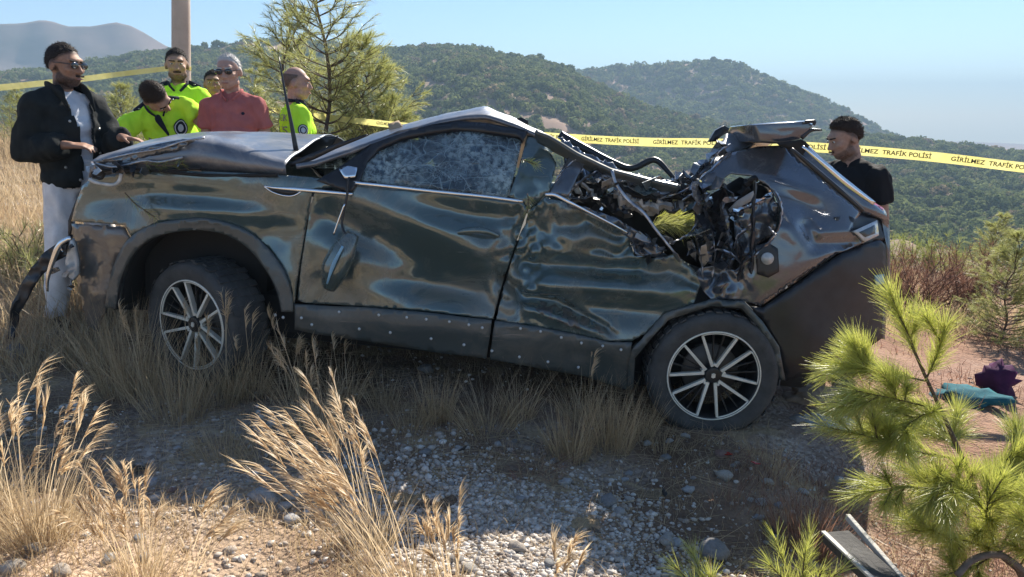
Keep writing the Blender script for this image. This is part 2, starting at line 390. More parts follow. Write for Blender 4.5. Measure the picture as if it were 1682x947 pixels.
# --- materials
def paint_mat(name, base, dust=0.35, dust_c=(0.34, 0.27, 0.20), rough=0.16, coat=1.0, metal=0.0, crough=0.04):
    m, nt, b, out = nodes_of(name); L = nt.links
    t, r = noise_ramp(nt, 2.6, [(0.46, (0, 0, 0)), (0.72, (dust,)*3)], detail=12, rough=0.75, distortion=0.8)
    # fine dry scratches running down the panels
    tc = nt.nodes.new('ShaderNodeTexCoord'); mp = nt.nodes.new('ShaderNodeMapping'); mp.inputs['Scale'].default_value = (70, 70, 5); mp.inputs['Rotation'].default_value = (0, 0.25, 0)
    L.new(tc.outputs['Object'], mp.inputs[0])
    ts, rs = noise_ramp(nt, 1.0, [(0.66, (0, 0, 0)), (0.74, (0.55,)*3)], detail=3, vec=mp.outputs[0])
    tm, rm = noise_ramp(nt, 3.1, [(0.52, (0, 0, 0)), (0.66, (1, 1, 1))], detail=4)
    mul = nt.nodes.new('ShaderNodeMath'); mul.operation = 'MULTIPLY'; L.new(rs.outputs[0], mul.inputs[0]); L.new(rm.outputs[0], mul.inputs[1])
    mxs = nt.nodes.new('ShaderNodeMath'); mxs.operation = 'MAXIMUM'; L.new(mul.outputs[0], mxs.inputs[0]); L.new(r.outputs[0], mxs.inputs[1])
    # long scrapes along the flank, paint rubbed down to primer
    mp2 = nt.nodes.new('ShaderNodeMapping'); mp2.inputs['Scale'].default_value = (2.2, 3, 34); mp2.inputs['Rotation'].default_value = (0, -.12, 0); L.new(tc.outputs['Object'], mp2.inputs[0])
    t5, r5 = noise_ramp(nt, 1.0, [(0.60, (0, 0, 0)), (0.68, (0.5,)*3)], detail=8, rough=.7, vec=mp2.outputs[0])
    t6, r6 = noise_ramp(nt, 1.7, [(0.50, (0, 0, 0)), (0.60, (1, 1, 1))], detail=4); mu5 = nt.nodes.new('ShaderNodeMath'); mu5.operation = 'MULTIPLY'; L.new(r5.outputs[0], mu5.inputs[0]); L.new(r6.outputs[0], mu5.inputs[1])
    mx5 = nt.nodes.new('ShaderNodeMath'); mx5.operation = 'MAXIMUM'; L.new(mxs.outputs[0], mx5.inputs[0]); L.new(mu5.outputs[0], mx5.inputs[1]); mxs = mx5
    mx = nt.nodes.new('ShaderNodeMix'); mx.data_type = 'RGBA'; mx.inputs[6].default_value = (*base, 1); mx.inputs[7].default_value = (*dust_c, 1)
    L.new(mxs.outputs[0], mx.inputs[0]); L.new(mx.outputs[2], b.inputs['Base Color'])
    rg = nt.nodes.new('ShaderNodeMapRange'); rg.inputs[3].default_value = rough; rg.inputs[4].default_value = 0.75; L.new(mxs.outputs[0], rg.inputs[0]); L.new(rg.outputs[0], b.inputs['Roughness'])
    cw = nt.nodes.new('ShaderNodeMapRange'); cw.inputs[3].default_value = coat; cw.inputs[4].default_value = 0.0; cw.inputs[2].default_value = 0.5; L.new(mxs.outputs[0], cw.inputs[0]); L.new(cw.outputs[0], b.inputs['Coat Weight'])
    mm_ = nt.nodes.new('ShaderNodeMapRange'); mm_.inputs[3].default_value = metal; mm_.inputs[4].default_value = 0.0; mm_.inputs[2].default_value = 0.5; L.new(mxs.outputs[0], mm_.inputs[0]); L.new(mm_.outputs[0], b.inputs['Metallic'])
    b.inputs['Coat Roughness'].default_value = crough; b.inputs['Coat IOR'].default_value = 1.6; b.inputs['Specular IOR Level'].default_value = 0.6
    tb, rb = noise_ramp(nt, 9, [(0.2, (0, 0, 0)), (0.8, (1, 1, 1))], detail=3)
    bn = nt.nodes.new('ShaderNodeBump'); bn.inputs['Strength'].default_value = 0.06; bn.inputs['Distance'].default_value = 0.012
    L.new(rb.outputs[0], bn.inputs['Height']); L.new(bn.outputs[0], b.inputs['Normal']); L.new(bn.outputs[0], b.inputs['Coat Normal'])
    return m
M_paint = paint_mat('dark_teal_paint', (0.085, 0.128, 0.125), dust=0.5, metal=.4, rough=.17)
M_paint2 = paint_mat('dark_slate_paint', (0.085, 0.10, 0.12), dust=0.35, metal=.45)
M_top = paint_mat('dusty_slate_paint', (0.12, 0.13, 0.15), dust=0.55, dust_c=(.42, .40, .38), metal=.5, rough=.36, coat=.8, crough=.27)
M_dusty = paint_mat('dusty_dark_paint', (0.06, 0.065, 0.065), dust=0.8, dust_c=(0.30, 0.21, 0.14), rough=0.3)
M_clad = paint_mat('black_cladding', (0.052, 0.066, 0.066), dust=0.34, rough=0.42, coat=0.25)
M_black = simple('black_plastic', (0.026, 0.027, 0.03), 0.38, c2=(0.012, 0.012, 0.014), scale=9)
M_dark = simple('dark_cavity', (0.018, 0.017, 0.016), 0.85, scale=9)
M_chrome = simple('bright_trim', (0.82, 0.84, 0.86), 0.16, 1.0, var=0.15, scale=12)
M_bare = simple('torn_bare_metal', (0.62, 0.63, 0.65), 0.34, 1.0, c2=(0.22, 0.22, 0.24), scale=16, bump=0.3, bscale=60)
M_liner = simple('pale_headliner', (0.55, 0.52, 0.47), 0.9, c2=(0.32, 0.30, 0.28), scale=14)
M_fabric = simple('dark_seat_cloth', (0.045, 0.043, 0.045), 0.9, scale=20, bump=0.3, bscale=150)
M_airbag = simple('pale_airbag_cloth', (0.66, 0.74, 0.78), 0.8, c2=(0.46, 0.54, 0.60), scale=5, bump=0.4, bscale=9)
M_rubber = simple('tyre_rubber', (0.085, 0.085, 0.082), 0.8, c2=(0.045, 0.045, 0.044), scale=14, bump=0.2, bscale=120)
M_alloy = simple('machined_alloy', (0.90, 0.89, 0.80), 0.5, 0.35, c2=(0.72, 0.71, 0.62), scale=12)
M_alloyd = simple('dark_alloy', (0.07, 0.07, 0.07), 0.4, 0.6, c2=(0.03, 0.03, 0.03), scale=14)
M_red = simple('red_lens', (0.55, 0.04, 0.03), 0.15, c2=(0.3, 0.02, 0.02), scale=20, coat=1)
M_lens = simple('clear_lamp_lens', (0.62, 0.64, 0.64), 0.12, c2=(0.30, 0.33, 0.33), scale=18, coat=1)
M_card = simple('brown_card', (0.45, 0.33, 0.22), 0.85, c2=(0.34, 0.25, 0.17), scale=30)
M_blade = simple('blue_plastic', (0.30, 0.55, 0.72), 0.35, c2=(0.16, 0.30, 0.42), scale=8)
def glass_mat(name, tint, craze=1.0, clear=0.55, impacts=()):
    m, nt, b, out = nodes_of(name); nt.nodes.remove(b); L = nt.links
    tc = nt.nodes.new('ShaderNodeTexCoord'); nz = nt.nodes.new('ShaderNodeTexNoise'); nz.inputs['Scale'].default_value = 4.0; nz.inputs['Detail'].default_value = 4
    L.new(tc.outputs['Object'], nz.inputs[0])
    ad = nt.nodes.new('ShaderNodeVectorMath'); ad.operation = 'MULTIPLY_ADD'; ad.inputs[1].default_value = (.28, .28, .28); L.new(nz.outputs['Color'], ad.inputs[0]); L.new(tc.outputs['Object'], ad.inputs[2])
    fac = None
    for sc, w in ((5, .012), (60, .05)):
        vo = nt.nodes.new('ShaderNodeTexVoronoi'); vo.feature = 'DISTANCE_TO_EDGE'; vo.inputs['Scale'].default_value = sc; L.new(ad.outputs[0], vo.inputs['Vector'])
        mr = nt.nodes.new('ShaderNodeMapRange'); mr.inputs[1].default_value = 0; mr.inputs[2].default_value = w; mr.inputs[3].default_value = craze; mr.inputs[4].default_value = 0; L.new(vo.outputs['Distance'], mr.inputs[0])
        tm, rm = noise_ramp(nt, 2.2+sc*.1, [(0.52, (0, 0, 0)), (0.66, (1, 1, 1))], detail=3)
        mu = nt.nodes.new('ShaderNodeMath'); mu.operation = 'MULTIPLY'; L.new(mr.outputs[0], mu.inputs[0]); L.new(rm.outputs[0], mu.inputs[1])
        if fac is None: fac = mu
        else:
            mxx = nt.nodes.new('ShaderNodeMath'); mxx.operation = 'MAXIMUM'; L.new(fac.outputs[0], mxx.inputs[0]); L.new(mu.outputs[0], mxx.inputs[1]); fac = mxx
    for ip in impacts:
        sb_ = nt.nodes.new('ShaderNodeVectorMath'); sb_.operation = 'SUBTRACT'; sb_.inputs[1].default_value = ip; L.new(tc.outputs['Object'], sb_.inputs[0]); sp_ = nt.nodes.new('ShaderNodeSeparateXYZ'); L.new(sb_.outputs[0], sp_.inputs[0])
        an = nt.nodes.new('ShaderNodeMath'); an.operation = 'ARCTAN2'; L.new(sp_.outputs[2], an.inputs[0]); L.new(sp_.outputs[0], an.inputs[1])
        ln = nt.nodes.new('ShaderNodeVectorMath'); ln.operation = 'LENGTH'; L.new(sb_.outputs[0], ln.inputs[0]); lg = nt.nodes.new('ShaderNodeMath'); lg.operation = 'LOGARITHM'; L.new(ln.outputs['Value'], lg.inputs[0]); lg.inputs[1].default_value = 2.718
        cb = nt.nodes.new('ShaderNodeCombineXYZ'); L.new(an.outputs[0], cb.inputs[0]); L.new(lg.outputs[0], cb.inputs[1])
        mpp = nt.nodes.new('ShaderNodeVectorMath'); mpp.operation = 'MULTIPLY_ADD'; mpp.inputs[1].default_value = (3.4, 1.1, 0); L.new(cb.outputs[0], mpp.inputs[0]); L.new(nz.outputs['Color'], mpp.inputs[2])
        vo = nt.nodes.new('ShaderNodeTexVoronoi'); vo.voronoi_dimensions = '2D'; vo.feature = 'DISTANCE_TO_EDGE'; vo.inputs['Scale'].default_value = 1.0; L.new(mpp.outputs[0], vo.inputs['Vector'])
        mr = nt.nodes.new('ShaderNodeMapRange'); mr.inputs[1].default_value = 0; mr.inputs[2].default_value = .014; mr.inputs[3].default_value = .8; mr.inputs[4].default_value = 0; L.new(vo.outputs['Distance'], mr.inputs[0])
        mxx = nt.nodes.new('ShaderNodeMath'); mxx.operation = 'MAXIMUM'; L.new(fac.outputs[0], mxx.inputs[0]); L.new(mr.outputs[0], mxx.inputs[1]); fac = mxx
        near = nt.nodes.new('ShaderNodeMapRange'); near.inputs[1].default_value = .02; near.inputs[2].default_value = .26; near.inputs[3].default_value = .85; near.inputs[4].default_value = 0; L.new(ln.outputs['Value'], near.inputs[0])
        tq, rq = noise_ramp(nt, 38, [(.42, (0, 0, 0)), (.6, (1, 1, 1))], detail=4); mu = nt.nodes.new('ShaderNodeMath'); mu.operation = 'MULTIPLY'; L.new(near.outputs[0], mu.inputs[0]); L.new(rq.outputs[0], mu.inputs[1])
        mxx = nt.nodes.new('ShaderNodeMath'); mxx.operation = 'MAXIMUM'; L.new(fac.outputs[0], mxx.inputs[0]); L.new(mu.outputs[0], mxx.inputs[1]); fac = mxx
    tr = nt.nodes.new('ShaderNodeBsdfTransparent'); tr.inputs[0].default_value = (*tint, 1)
    g = nt.nodes.new('ShaderNodeBsdfGlossy'); g.inputs['Roughness'].default_value = 0.06
    fr = nt.nodes.new('ShaderNodeFresnel'); fr.inputs[0].default_value = 1.7
    d = nt.nodes.new('ShaderNodeBsdfDiffuse'); d.inputs[0].default_value = (.62, .74, .76, 1)
    dd = nt.nodes.new('ShaderNodeBsdfTranslucent'); dd.inputs[0].default_value = (.62, .74, .76, 1)
    ds = nt.nodes.new('ShaderNodeMixShader'); ds.inputs[0].default_value = .5; L.new(d.outputs[0], ds.inputs[1]); L.new(dd.outputs[0], ds.inputs[2])
    m0 = nt.nodes.new('ShaderNodeMixShader'); m0.inputs[0].default_value = 1-clear; df = nt.nodes.new('ShaderNodeBsdfDiffuse'); df.inputs[0].default_value = (.10, .14, .17, 1)
    L.new(tr.outputs[0], m0.inputs[1]); L.new(df.outputs[0], m0.inputs[2])
    m1 = nt.nodes.new('ShaderNodeMixShader'); L.new(fr.outputs[0], m1.inputs[0]); L.new(m0.outputs[0], m1.inputs[1]); L.new(g.outputs[0], m1.inputs[2])
    m2 = nt.nodes.new('ShaderNodeMixShader'); L.new(fac.outputs[0], m2.inputs[0]); L.new(m1.outputs[0], m2.inputs[1]); L.new(ds.outputs[0], m2.inputs[2])
    L.new(m2.outputs[0], out.inputs[0])
    return m
M_glass = glass_mat('crazed_side_glass', (0.72, 0.82, 0.86), 0.85, 0.80, [tuple(C(835, 285, .09)-BASE), tuple(C(640, 275, .09)-BASE), tuple(C(772, 226, .14)-BASE)])
M_screen = glass_mat('crazed_windscreen', (0.7, 0.78, 0.8), 0.9, 0.6)

# --- the shape of the battered side, as lateral depth (metres inwards) over the side view
def gs(px, py, cx, cy, rx, ry, ang=0):
    c, s = math.cos(R(ang)), math.sin(R(ang)); dx, dy = px-cx, py-cy
    u, v = (dx*c+dy*s)/rx, (-dx*s+dy*c)/ry
    return math.exp(-(u*u+v*v))
def fold(px, py, pts, w, one=0):
    """signed distance profile across a crease polyline"""
    best = 1e9; sg = 1
    for (ax, ay), (bx, by) in zip(pts, pts[1:]):
        vx, vy = bx-ax, by-ay; L2 = vx*vx+vy*vy; t = max(0, min(1, ((px-ax)*vx+(py-ay)*vy)/L2))
        dx, dy = px-ax-vx*t, py-ay-vy*t; d = math.hypot(dx, dy)
        if d < best: best = d; sg = 1 if vx*dy-vy*dx > 0 else -1
    if one and sg*one < 0: return math.exp(-(best/(w*.28))**2)
    return math.exp(-(best/w)**2)
def ridged(px, py, s, seed):
    n = mnoise.noise(Vector((px/s, py/s, seed*7.3))); return 1-abs(n)*2.2
def body_y(px, py):
    v = ((617+(px-1172)*0.098)-py)/320.0
    y = 0.0
    if v < 0.10: y += (0.10-v)*0.28
    if v > 0.62: y += (v-0.62)**2*0.55
    if v > 0.80: y += (v-0.80)*0.34
    if px < 300: y += ((300-px)/320.0)**2*0.62
    if px > 1290: y += ((px-1290)/320.0)**2*0.85
    # long wavy buckling of the doors and wings
    y += 0.012*mnoise.noise(Vector((px/170.0, py/110.0, 1.7))) + 0.003*mnoise.noise(Vector((px/60.0, py/48.0, 5.1)))
    y += 0.0015*mnoise.noise(Vector((px/22.0, py/20.0, 8.4)))
    # sheet metal buckles into flat facets that meet in sharp folds
    wx = px+26*mnoise.noise(Vector((px/120.0, py/120.0, 2.2))); wy = py+22*mnoise.noise(Vector((px/110.0, py/110.0, 6.6)))
    for ca_, sa_, wl, am, sd_ in ((.80, .60, 118, .020, 1.0), (.42, -.91, 92, .014, 4.0), (.97, -.25, 150, .016, 7.0), (.15, .99, 64, .008, 11.0)):
        t_ = (wx*ca_+wy*sa_)/wl + sd_; tri = abs((t_ % 2)-1); am *= max(0, .55+1.1*mnoise.noise(Vector((px/160.0, py/120.0, sd_*3))))
        y += am*(tri-.5)
    y += 0.0016*ridged(px, py, 30, 17)
    # front door: long slanting trough, hollow below the belt, swelling over the sill
    y += 0.075*fold(px, py, [(545,352),(620,392),(700,440),(770,470)], 34)
    y -= 0.030*fold(px, py, [(560,330),(680,352),(800,420)], 26)
    y += 0.050*gs(px, py, 770, 352, 105, 20, 8)
    y += 0.055*gs(px, py, 700, 470, 80, 22, 10)
    y += 0.040*gs(px, py, 540, 470, 40, 60)
    # front wing
    y += 0.030*gs(px, py, 300, 320, 90, 16, 6) - 0.028*gs(px, py, 330, 345, 120, 14, 4) + 0.045*gs(px, py, 200, 330, 46, 24)
    y += 0.030*gs(px, py, 455, 380, 30, 50)
    # crushed middle pillar
    k = gs(px, py, 862, 410, 38, 95, 14)
    y += k*(0.055 + 0.055*ridged(px, py, 24, 2)) 
    # rear door: crumpled top, deep hollow, lip and tear above the sill
    k = gs(px, py, 1000, 392, 110, 40, 18)
    y += k*(0.06 + 0.06*ridged(px, py, 34, 4))
    y += 0.10*gs(px, py, 985, 440, 120, 15, 4) - 0.03*gs(px, py, 985, 478, 120, 14, 4)
    y += 0.075*gs(px, py, 1010, 505, 95, 26, 6)
    y += 0.060*fold(px, py, [(828,454),(864,484),(915,491),(956,515),(995,536)], 15, 1)
    y -= 0.035*fold(px, py, [(866,505),(915,522),(990,546)], 9)
    # quarter panel
    k = gs(px, py, 1170, 440, 45, 55)
    y += k*(0.05+0.06*ridged(px, py, 26, 6))
    y += 0.060*gs(px, py, 1330, 345, 45, 26, 30) - 0.030*gs(px, py, 1290, 300, 70, 16, 20)
    y += 0.050*fold(px, py, [(1322,372),(1340,400),(1400,398)], 12)
    y += 0.025*fold(px, py, [(1250,500),(1376,416)], 6)
    return y
def inside(px, py, poly):
    c = False; n = len(poly); j = n-1
    for i in range(n):
        xi, yi = poly[i]; xj, yj = poly[j]
        if (yi > py) != (yj > py) and px < (xj-xi)*(py-yi)/(yj-yi)+xi: c = not c
        j = i
    return c
def flat_mesh(poly, step, ragged=0, seed=0):
    rg = random.Random(seed+len(poly)); out = []
    n = len(poly)
    for i in range(n):
        (ax, ay), (bx, by) = poly[i], poly[(i+1) % n]; L = math.hypot(bx-ax, by-ay); k = max(1, int(L/step+.5))
        for q in range(k):
            t = q/k; j = ragged if q else 0
            out.append((ax+(bx-ax)*t+rg.uniform(-j, j), ay+(by-ay)*t+rg.uniform(-j, j)))
    nb = len(out); pts = [Vector(p) for p in out]
    xs = [p[0] for p in out]; ys = [p[1] for p in out]
    gx = min(xs)+step*.5; row = 0
    gy = min(ys)+step*.5
    while gy < max(ys):
        gx = min(xs)+step*(.5 if row % 2 else 1.0)
        while gx < max(xs):
            p = (gx+rg.uniform(-.18, .18)*step, gy+rg.uniform(-.18, .18)*step)
            if inside(p[0], p[1], out) and min((p[0]-q[0])**2+(p[1]-q[1])**2 for q in out) > (step*.45)**2: pts.append(Vector(p))
            gx += step
        gy += step*.87; row += 1
    vs, es, fs, *_ = delaunay_2d_cdt(pts, [], [list(range(nb))], 1, 1e-4)
    return vs, fs
def panel(name, poly, mat, parent, depth=0.0, step=8, fn=body_y, thick=0.008, ragged=0, k=1.0, crumple=0, cs=20, smooth_=True):
    vs, fs = flat_mesh(poly, step, ragged)
    V = []
    for p in vs:
        y = depth + (fn(p.x, p.y)*k if fn else 0)
        if crumple: y += crumple*ridged(p.x, p.y, cs, depth*10+3)
        V.append(C(p.x, p.y, y)-BASE)
    F = []
    for f in fs:
        a, b, c = (V[i] for i in f[:3])
        F.append(list(f) if (b-a).cross(c-a).dot(ey) < 0 else list(f)[::-1])
    o = mesh_obj(name, V, F, mat, parent, smooth_)
    if thick:
        s = o.modifiers.new('solid', 'SOLIDIFY'); s.thickness = thick; s.offset = -1
    return o
def resample(P, n):
    P = [Vector(p) for p in P]; d = [0]
    for a, b in zip(P, P[1:]): d.append(d[-1]+(b-a).length)
    out = []
    for k in range(n):
        s = d[-1]*k/(n-1); i = 0
        while i < len(d)-2 and d[i+1] < s: i += 1
        t = (s-d[i])/max(d[i+1]-d[i], 1e-9); out.append(P[i].lerp(P[i+1], t))
    return out
def cr(P, n):
    """smooth curve through P, n points"""
    P = [Vector(p) for p in P]; Q = [P[0]*2-P[1]]+P+[P[-1]*2-P[-2]]; out = []
    for i in range(1, len(Q)-2):
        for k in range(8):
            t = k/8; a, b, c, d = Q[i-1], Q[i], Q[i+1], Q[i+2]
            out.append(0.5*((2*b)+(c-a)*t+(2*a-5*b+4*c-d)*t*t+(3*b-a-3*c+d)*t**3))
    out.append(P[-1]); return resample(out, n)
def loft(name, rows, mat, parent, n=40, m=6, thick=0.006, crumple=0, cs=0.12, seed=0, flip=False, curved=True):
    rows = [resample(r, n) for r in rows]
    cols = []
    for k in range(n): cols.append((cr if curved and len(rows) > 2 else resample)([r[k] for r in rows], (len(rows)-1)*m+1))
    V = []; nr = len(cols[0])
    for j in range(nr):
        for k in range(n):
            p = cols[k][j].copy()
            if crumple:
                nz = mnoise.noise(p/cs+Vector((seed, 0, 0))); e = min(1, j/2, (nr-1-j)/1.0+0.3)
                p += Vector((0, -.35, 1))*crumple*(1-abs(nz)*2.2)*e
            V.append(p-BASE)
    F = []
    for j in range(nr-1):
        for k in range(n-1):
            q = [j*n+k, j*n+k+1, (j+1)*n+k+1, (j+1)*n+k]; F.append(q[::-1] if flip else q)
    o = mesh_obj(name, V, F, mat, parent)
    if thick:
        s = o.modifiers.new('solid', 'SOLIDIFY'); s.thickness = thick; s.offset = -1
    return o
def strip(name, pts, y, r, mat, parent, flat=1.0, n=8, steps=None, smooth_curve=True):
    """tube along photo points; y one depth or one per point, r in metres"""
    ys = y if hasattr(y, '__len__') else [y]*len(pts)
    P = [C(px, py, yy)-BASE for (px, py), yy in zip(pts, ys)]
    k = steps or max(6, len(pts)*5)
    if hasattr(r, '__len__'):
        rr = list(np.interp(np.linspace(0, 1, k), np.linspace(0, 1, len(r)), r))
    else: rr = r
    P = cr(P, k) if smooth_curve and len(P) > 2 else resample(P, k)
    return MB().tube(P, rr, n, flat).build(name, mat, parent)

car = empty('wrecked_car', BASE)
tag(car, 'crushed dark blue green sport utility car with caved in roof and scraped doors', 'car')

# --- front wing, bumper, bonnet
wing = panel('front_wing', [(150,292),(200,283),(270,278),(330,281),(455,286),(515,291),(548,296),(572,302),(514,312),(505,360),(493,430),(487,470),(484,499),(478,499),(477,486),(470,455),(463,440),(447,416),(426,394),(405,380),(380,370),(334,361),(290,362),(254,367),(233,376),(215,388),(205,369),(160,366),(117,363),(124,335),(135,305)], M_paint, car, step=6)
panel('front_bumper', [(117,367),(160,369),(204,373),(213,391),(193,421),(178,466),(174,505),(160,545),(142,530),(128,470),(121,420)], M_dusty, car, k=1.0, depth=.012, crumple=.02, cs=38, ragged=1.5)
ARCH_O = [(172,505),(178,465),(193,419),(215,388),(254,367),(300,361),(334,360),(380,369),(426,393),(463,439),(478,480),(482,512)]
ARCH_I = [(190,508),(196,465),(212,424),(236,398),(262,386),(300,379),(334,378),(372,386),(409,409),(441,450),(456,482),(462,512)]
def soft(pts, n): return [(p.x, p.y) for p in cr([Vector((x, y, 0)) for x, y in pts], n)]
ARCH_O, ARCH_I = soft(ARCH_O, 30), soft(ARCH_I, 30)
panel('wheel_arch_trim', ARCH_O+ARCH_I[::-1], M_clad, car, depth=-.022, step=6, thick=.03)
def arch_liner(outer, d0, d1, mat, hubx, huby):
    a = [C(px, py, body_y(px, py)*.5+d0) for px, py in outer]
    b = [p+ey*(d1-d0) for p in a]
    loft('wheel_arch_liner', [a, b], mat, car, n=30, m=4, thick=0.004)
    panel('inner_wheel_arch', outer, M_dark, car, depth=d1, fn=None, step=30, thick=.004)
arch_liner(ARCH_I, .01, .52, M_dark, 316, 533)
hr0 = [C(x, y, .03) for x, y in [(146,292),(200,284),(270,277),(330,280),(400,284),(470,286)]]
hr1 = [C(x, y, .05) for x, y in [(152,263),(205,250),(258,241),(325,229),(395,246),(470,268)]]
hr2 = [C(x, y, .36) for x, y in [(172,257),(222,243),(275,226),(345,221),(415,228),(485,247)]]
hr3 = [C(x, y, .95) for x, y in [(212,247),(258,230),(300,220),(360,217),(440,217.5),(540,221.5)]]
hr2 = [a_.lerp(b_, .42)+Vector((0, 0, .012)) for a_, b_ in zip(resample(hr1, 40), resample(hr3, 40))]
hr4 = [p+ey*.45+Vector((0,0,-.07)) for p in hr3]; hr5 = [p+ey*.8+Vector((0,0,-.22)) for p in hr3]
bonnet = loft('bonnet', [hr0, hr1, hr2, hr3, hr4, hr5], M_top, car, n=56, m=6, crumple=.006, cs=.18)
panel('bonnet_crease', [(152,266),(200,252),(258,236),(300,228),(322,231),(290,247),(240,258),(180,270)], M_bare if False else M_paint2, car, depth=.0, fn=None, step=6, crumple=.022, cs=18, thick=.006)
# torn strips along the seam between bonnet and wing
for pts, r_ in [([(156,268),(190,274),(235,264),(262,266),(300,258)], .006), ([(170,262),(215,252),(262,244),(300,232),(336,226)], .005), ([(268,281),(330,287),(400,288),(456,287)], .009), ([(150,284),(200,276),(262,280),(330,276)], .007), ([(146,294),(160,300),(186,303),(196,296),(199,285)], .010), ([(152,290),(166,293),(172,284)], .007)]:
    strip('torn_seam', pts, .0, r_, M_bare if r_ in (.006, .005) else (M_lens if r_ == .010 else M_dark), car, flat=.6)
# head lamp wreckage, fog lamp, hanging bumper strip
panel('fog_lamp', [(116,392),(121,400),(127,430),(127,450),(119,461),(110,452),(107,430),(112,405)], M_lens, car, depth=.13, fn=None, step=6, thick=.03)
strip('lamp_bezel', [(116,390),(98,402),(86,430),(78,458),(78,478)], [.13,.13,.14,.15,.16], [.012,.018,.014,.007], M_chrome, car, flat=.5)
panel('hanging_bumper_strip', [(120,384),(100,396),(74,413),(52,438),(32,470),(19,505),(13,556),(22,559),(31,515),(46,486),(64,456),(90,430),(114,418)], M_black, car, depth=.14, fn=None, step=7, crumple=.03, cs=30, thick=.008, ragged=1.0)
panel('bumper_grille', [(118,360),(160,310),(150,296),(134,305),(122,335),(112,362),(112,390),(118,388)], M_black, car, depth=.22, fn=None, step=14)
wing_tr = strip('wing_vent_trim', [(433,305),(450,308),(500,312),(579,319)], -.004, [.004,.011,.010,.008], M_chrome, car, flat=.5)
strip('wing_vent_trim', [(434,306),(447,315),(466,321),(482,321),(497,313)], -.004, .004, M_chrome, car, flat=.6)
panel('wing_vent', [(440,308),(497,313),(482,320),(466,320),(449,314)], M_black, car, depth=-.004, step=8, thick=.003)

# --- front door
DOOR = [(517,313),(575,318),(587,302),(700,314),(860,334),(866,347),(847,400),(830,450),(820,484),(810,524),(700,511),(600,503),(500,497),(489,492),(495,430),(507,360)]
door = panel('front_door', DOOR, M_paint, car, step=5)
GL = [(587,296),(600,263),(620,240),(658,224),(702,215),(749,208),(797,212),(854,220),(858,228),(847,280),(833,323),(700,309)]
def tumble(px, py): return body_y(px, py)
panel('window_glass', GL, M_glass, door, depth=.02, step=10, fn=tumble, crumple=.018, cs=60, thick=.004)
panel('window_frame', [(520,296),(570,266),(612,233),(655,214),(702,205),(749,198),(797,201),(868,214),(858,230),(854,222),(797,214),(749,210),(702,217),(658,226),(622,242),(603,264),(590,298),(576,318)], M_black, door, depth=-.004, step=7, thick=.03)
strip('belt_trim', [(581,300),(640,306),(720,315),(800,323),(859,331)], -.006, .009, M_chrome, door, flat=.5)
panel('mirror_base', [(556,276),(572,272),(587,275),(583,290),(566,292)], M_chrome, door, depth=-.03, step=6, thick=.01)
hnd = strip('door_handle', [(745,385),(765,379),(795,379),(820,388)], [.0,-.03,-.03,.0], [.010,.016,.016,.010], M_paint, door, flat=.6)
panel('handle_recess', [(740,386),(760,376),(800,376),(824,388),(800,402),(762,402)], M_black, door, depth=.004, step=8, thick=.004)
mir = strip('wing_mirror', [(540,470),(550,440),(568,405),(580,385)], [-.07,-.10,-.10,-.07], [.045,.075,.070,.035], M_paint, car, flat=.75, n=14)
strip('mirror_stalk', [(572,292),(570,320),(564,350),(562,372),(572,392)], [-.01,-.02,-.03,-.04,-.07], .006, M_black, mir)
strip('mirror_glass_edge', [(537,466),(547,436),(563,404)], [-.16,-.18,-.17], [.004,.010,.006], M_blade, mir, flat=.5)
strip('cable', [(566,335),(556,362),(548,385)], -.03, .005, M_chrome, car)

# --- sills with pale fixing studs
sill_f = panel('front_sill_trim', [(484,500),(600,505),(700,513),(808,526),(799,589),(720,579),(640,566),(510,547),(484,541)], M_clad, car, depth=-.022, thick=.03)
sill_r = panel('rear_sill_trim', [(813,527),(880,537),(940,548),(1000,562),(1038,562),(1032,600),(1030,640),(960,618),(804,590)], M_clad, car, depth=-.022, thick=.03, crumple=.008, cs=40)
stud = MB().ellipsoid((0, 0, 0), (.0085, .006, .0085), nu=8, nv=5)
stud_me = None
def put_stud(px, py, par):
    global stud_me
    p = C(px, py, body_y(px, py)-.026)-BASE
    if stud_me is None:
        o = stud.build('stud', M_lens, par); stud_me = o.data
    else: o = link(bpy.data.objects.new('stud', stud_me), par)
    o.location = p
for px, py in [(452,517),(465,521),(495,522),(512,533),(557,512),(590,540),(622,517),(641,546),(668,521),(700,524),(708,556),(738,528),(770,533),(762,566),(792,538)]: put_stud(px, py, sill_f)
for px, py in [(808,576),(855,539),(888,544),(922,554),(955,563),(853,586),(900,594),(950,603),(990,568),(1020,574)]: put_stud(px, py, sill_r)

# --- roof rail, roof and windscreen
lowr = [(486,271),(515,267),(575,247),(638,224),(721,199),(765,191),(800,190),(850,206),(888,222)]
uppr = [(486,264),(540,243),(613,219),(664,204),(727,187),(794,174.5),(840,191),(870,207),(892,216)]
ra = [C(x, y, body_y(x, y)-.01) for x, y in lowr]; rb = [C(x, y, body_y(x, y)+.13) for x, y in uppr]
rail = loft('roof_rail', [ra, rb], M_top, car, n=60, m=4, thick=.02, crumple=.004, cs=.09)
seg = rb[3:]
rc = [p+ey*.45+Vector((0,0,-.05-.25*max(0, (1.62-p.z)))) for p in seg]; rd = [p+ey*1.0+Vector((0,0,-.20-.4*max(0, 1.62-p.z))) for p in seg]; re_ = [p+ey*1.35+Vector((0,0,-.36-.4*max(0, 1.62-p.z))) for p in seg]
loft('roof', [seg, rc, rd, re_], M_top, car, n=40, m=6, crumple=.02, cs=.2)
ws = rb[:4]
w1 = [p+ey*.6+Vector((0,0,-.16-.12*i)) for i, p in enumerate(ws)]; w2 = [p+ey*1.2+Vector((0,0,-.22-.17*i)) for i, p in enumerate(ws)]
loft('windscreen', [ws, w1, w2], M_screen, car, n=30, m=6, crumple=.02, cs=.2, thick=.005)
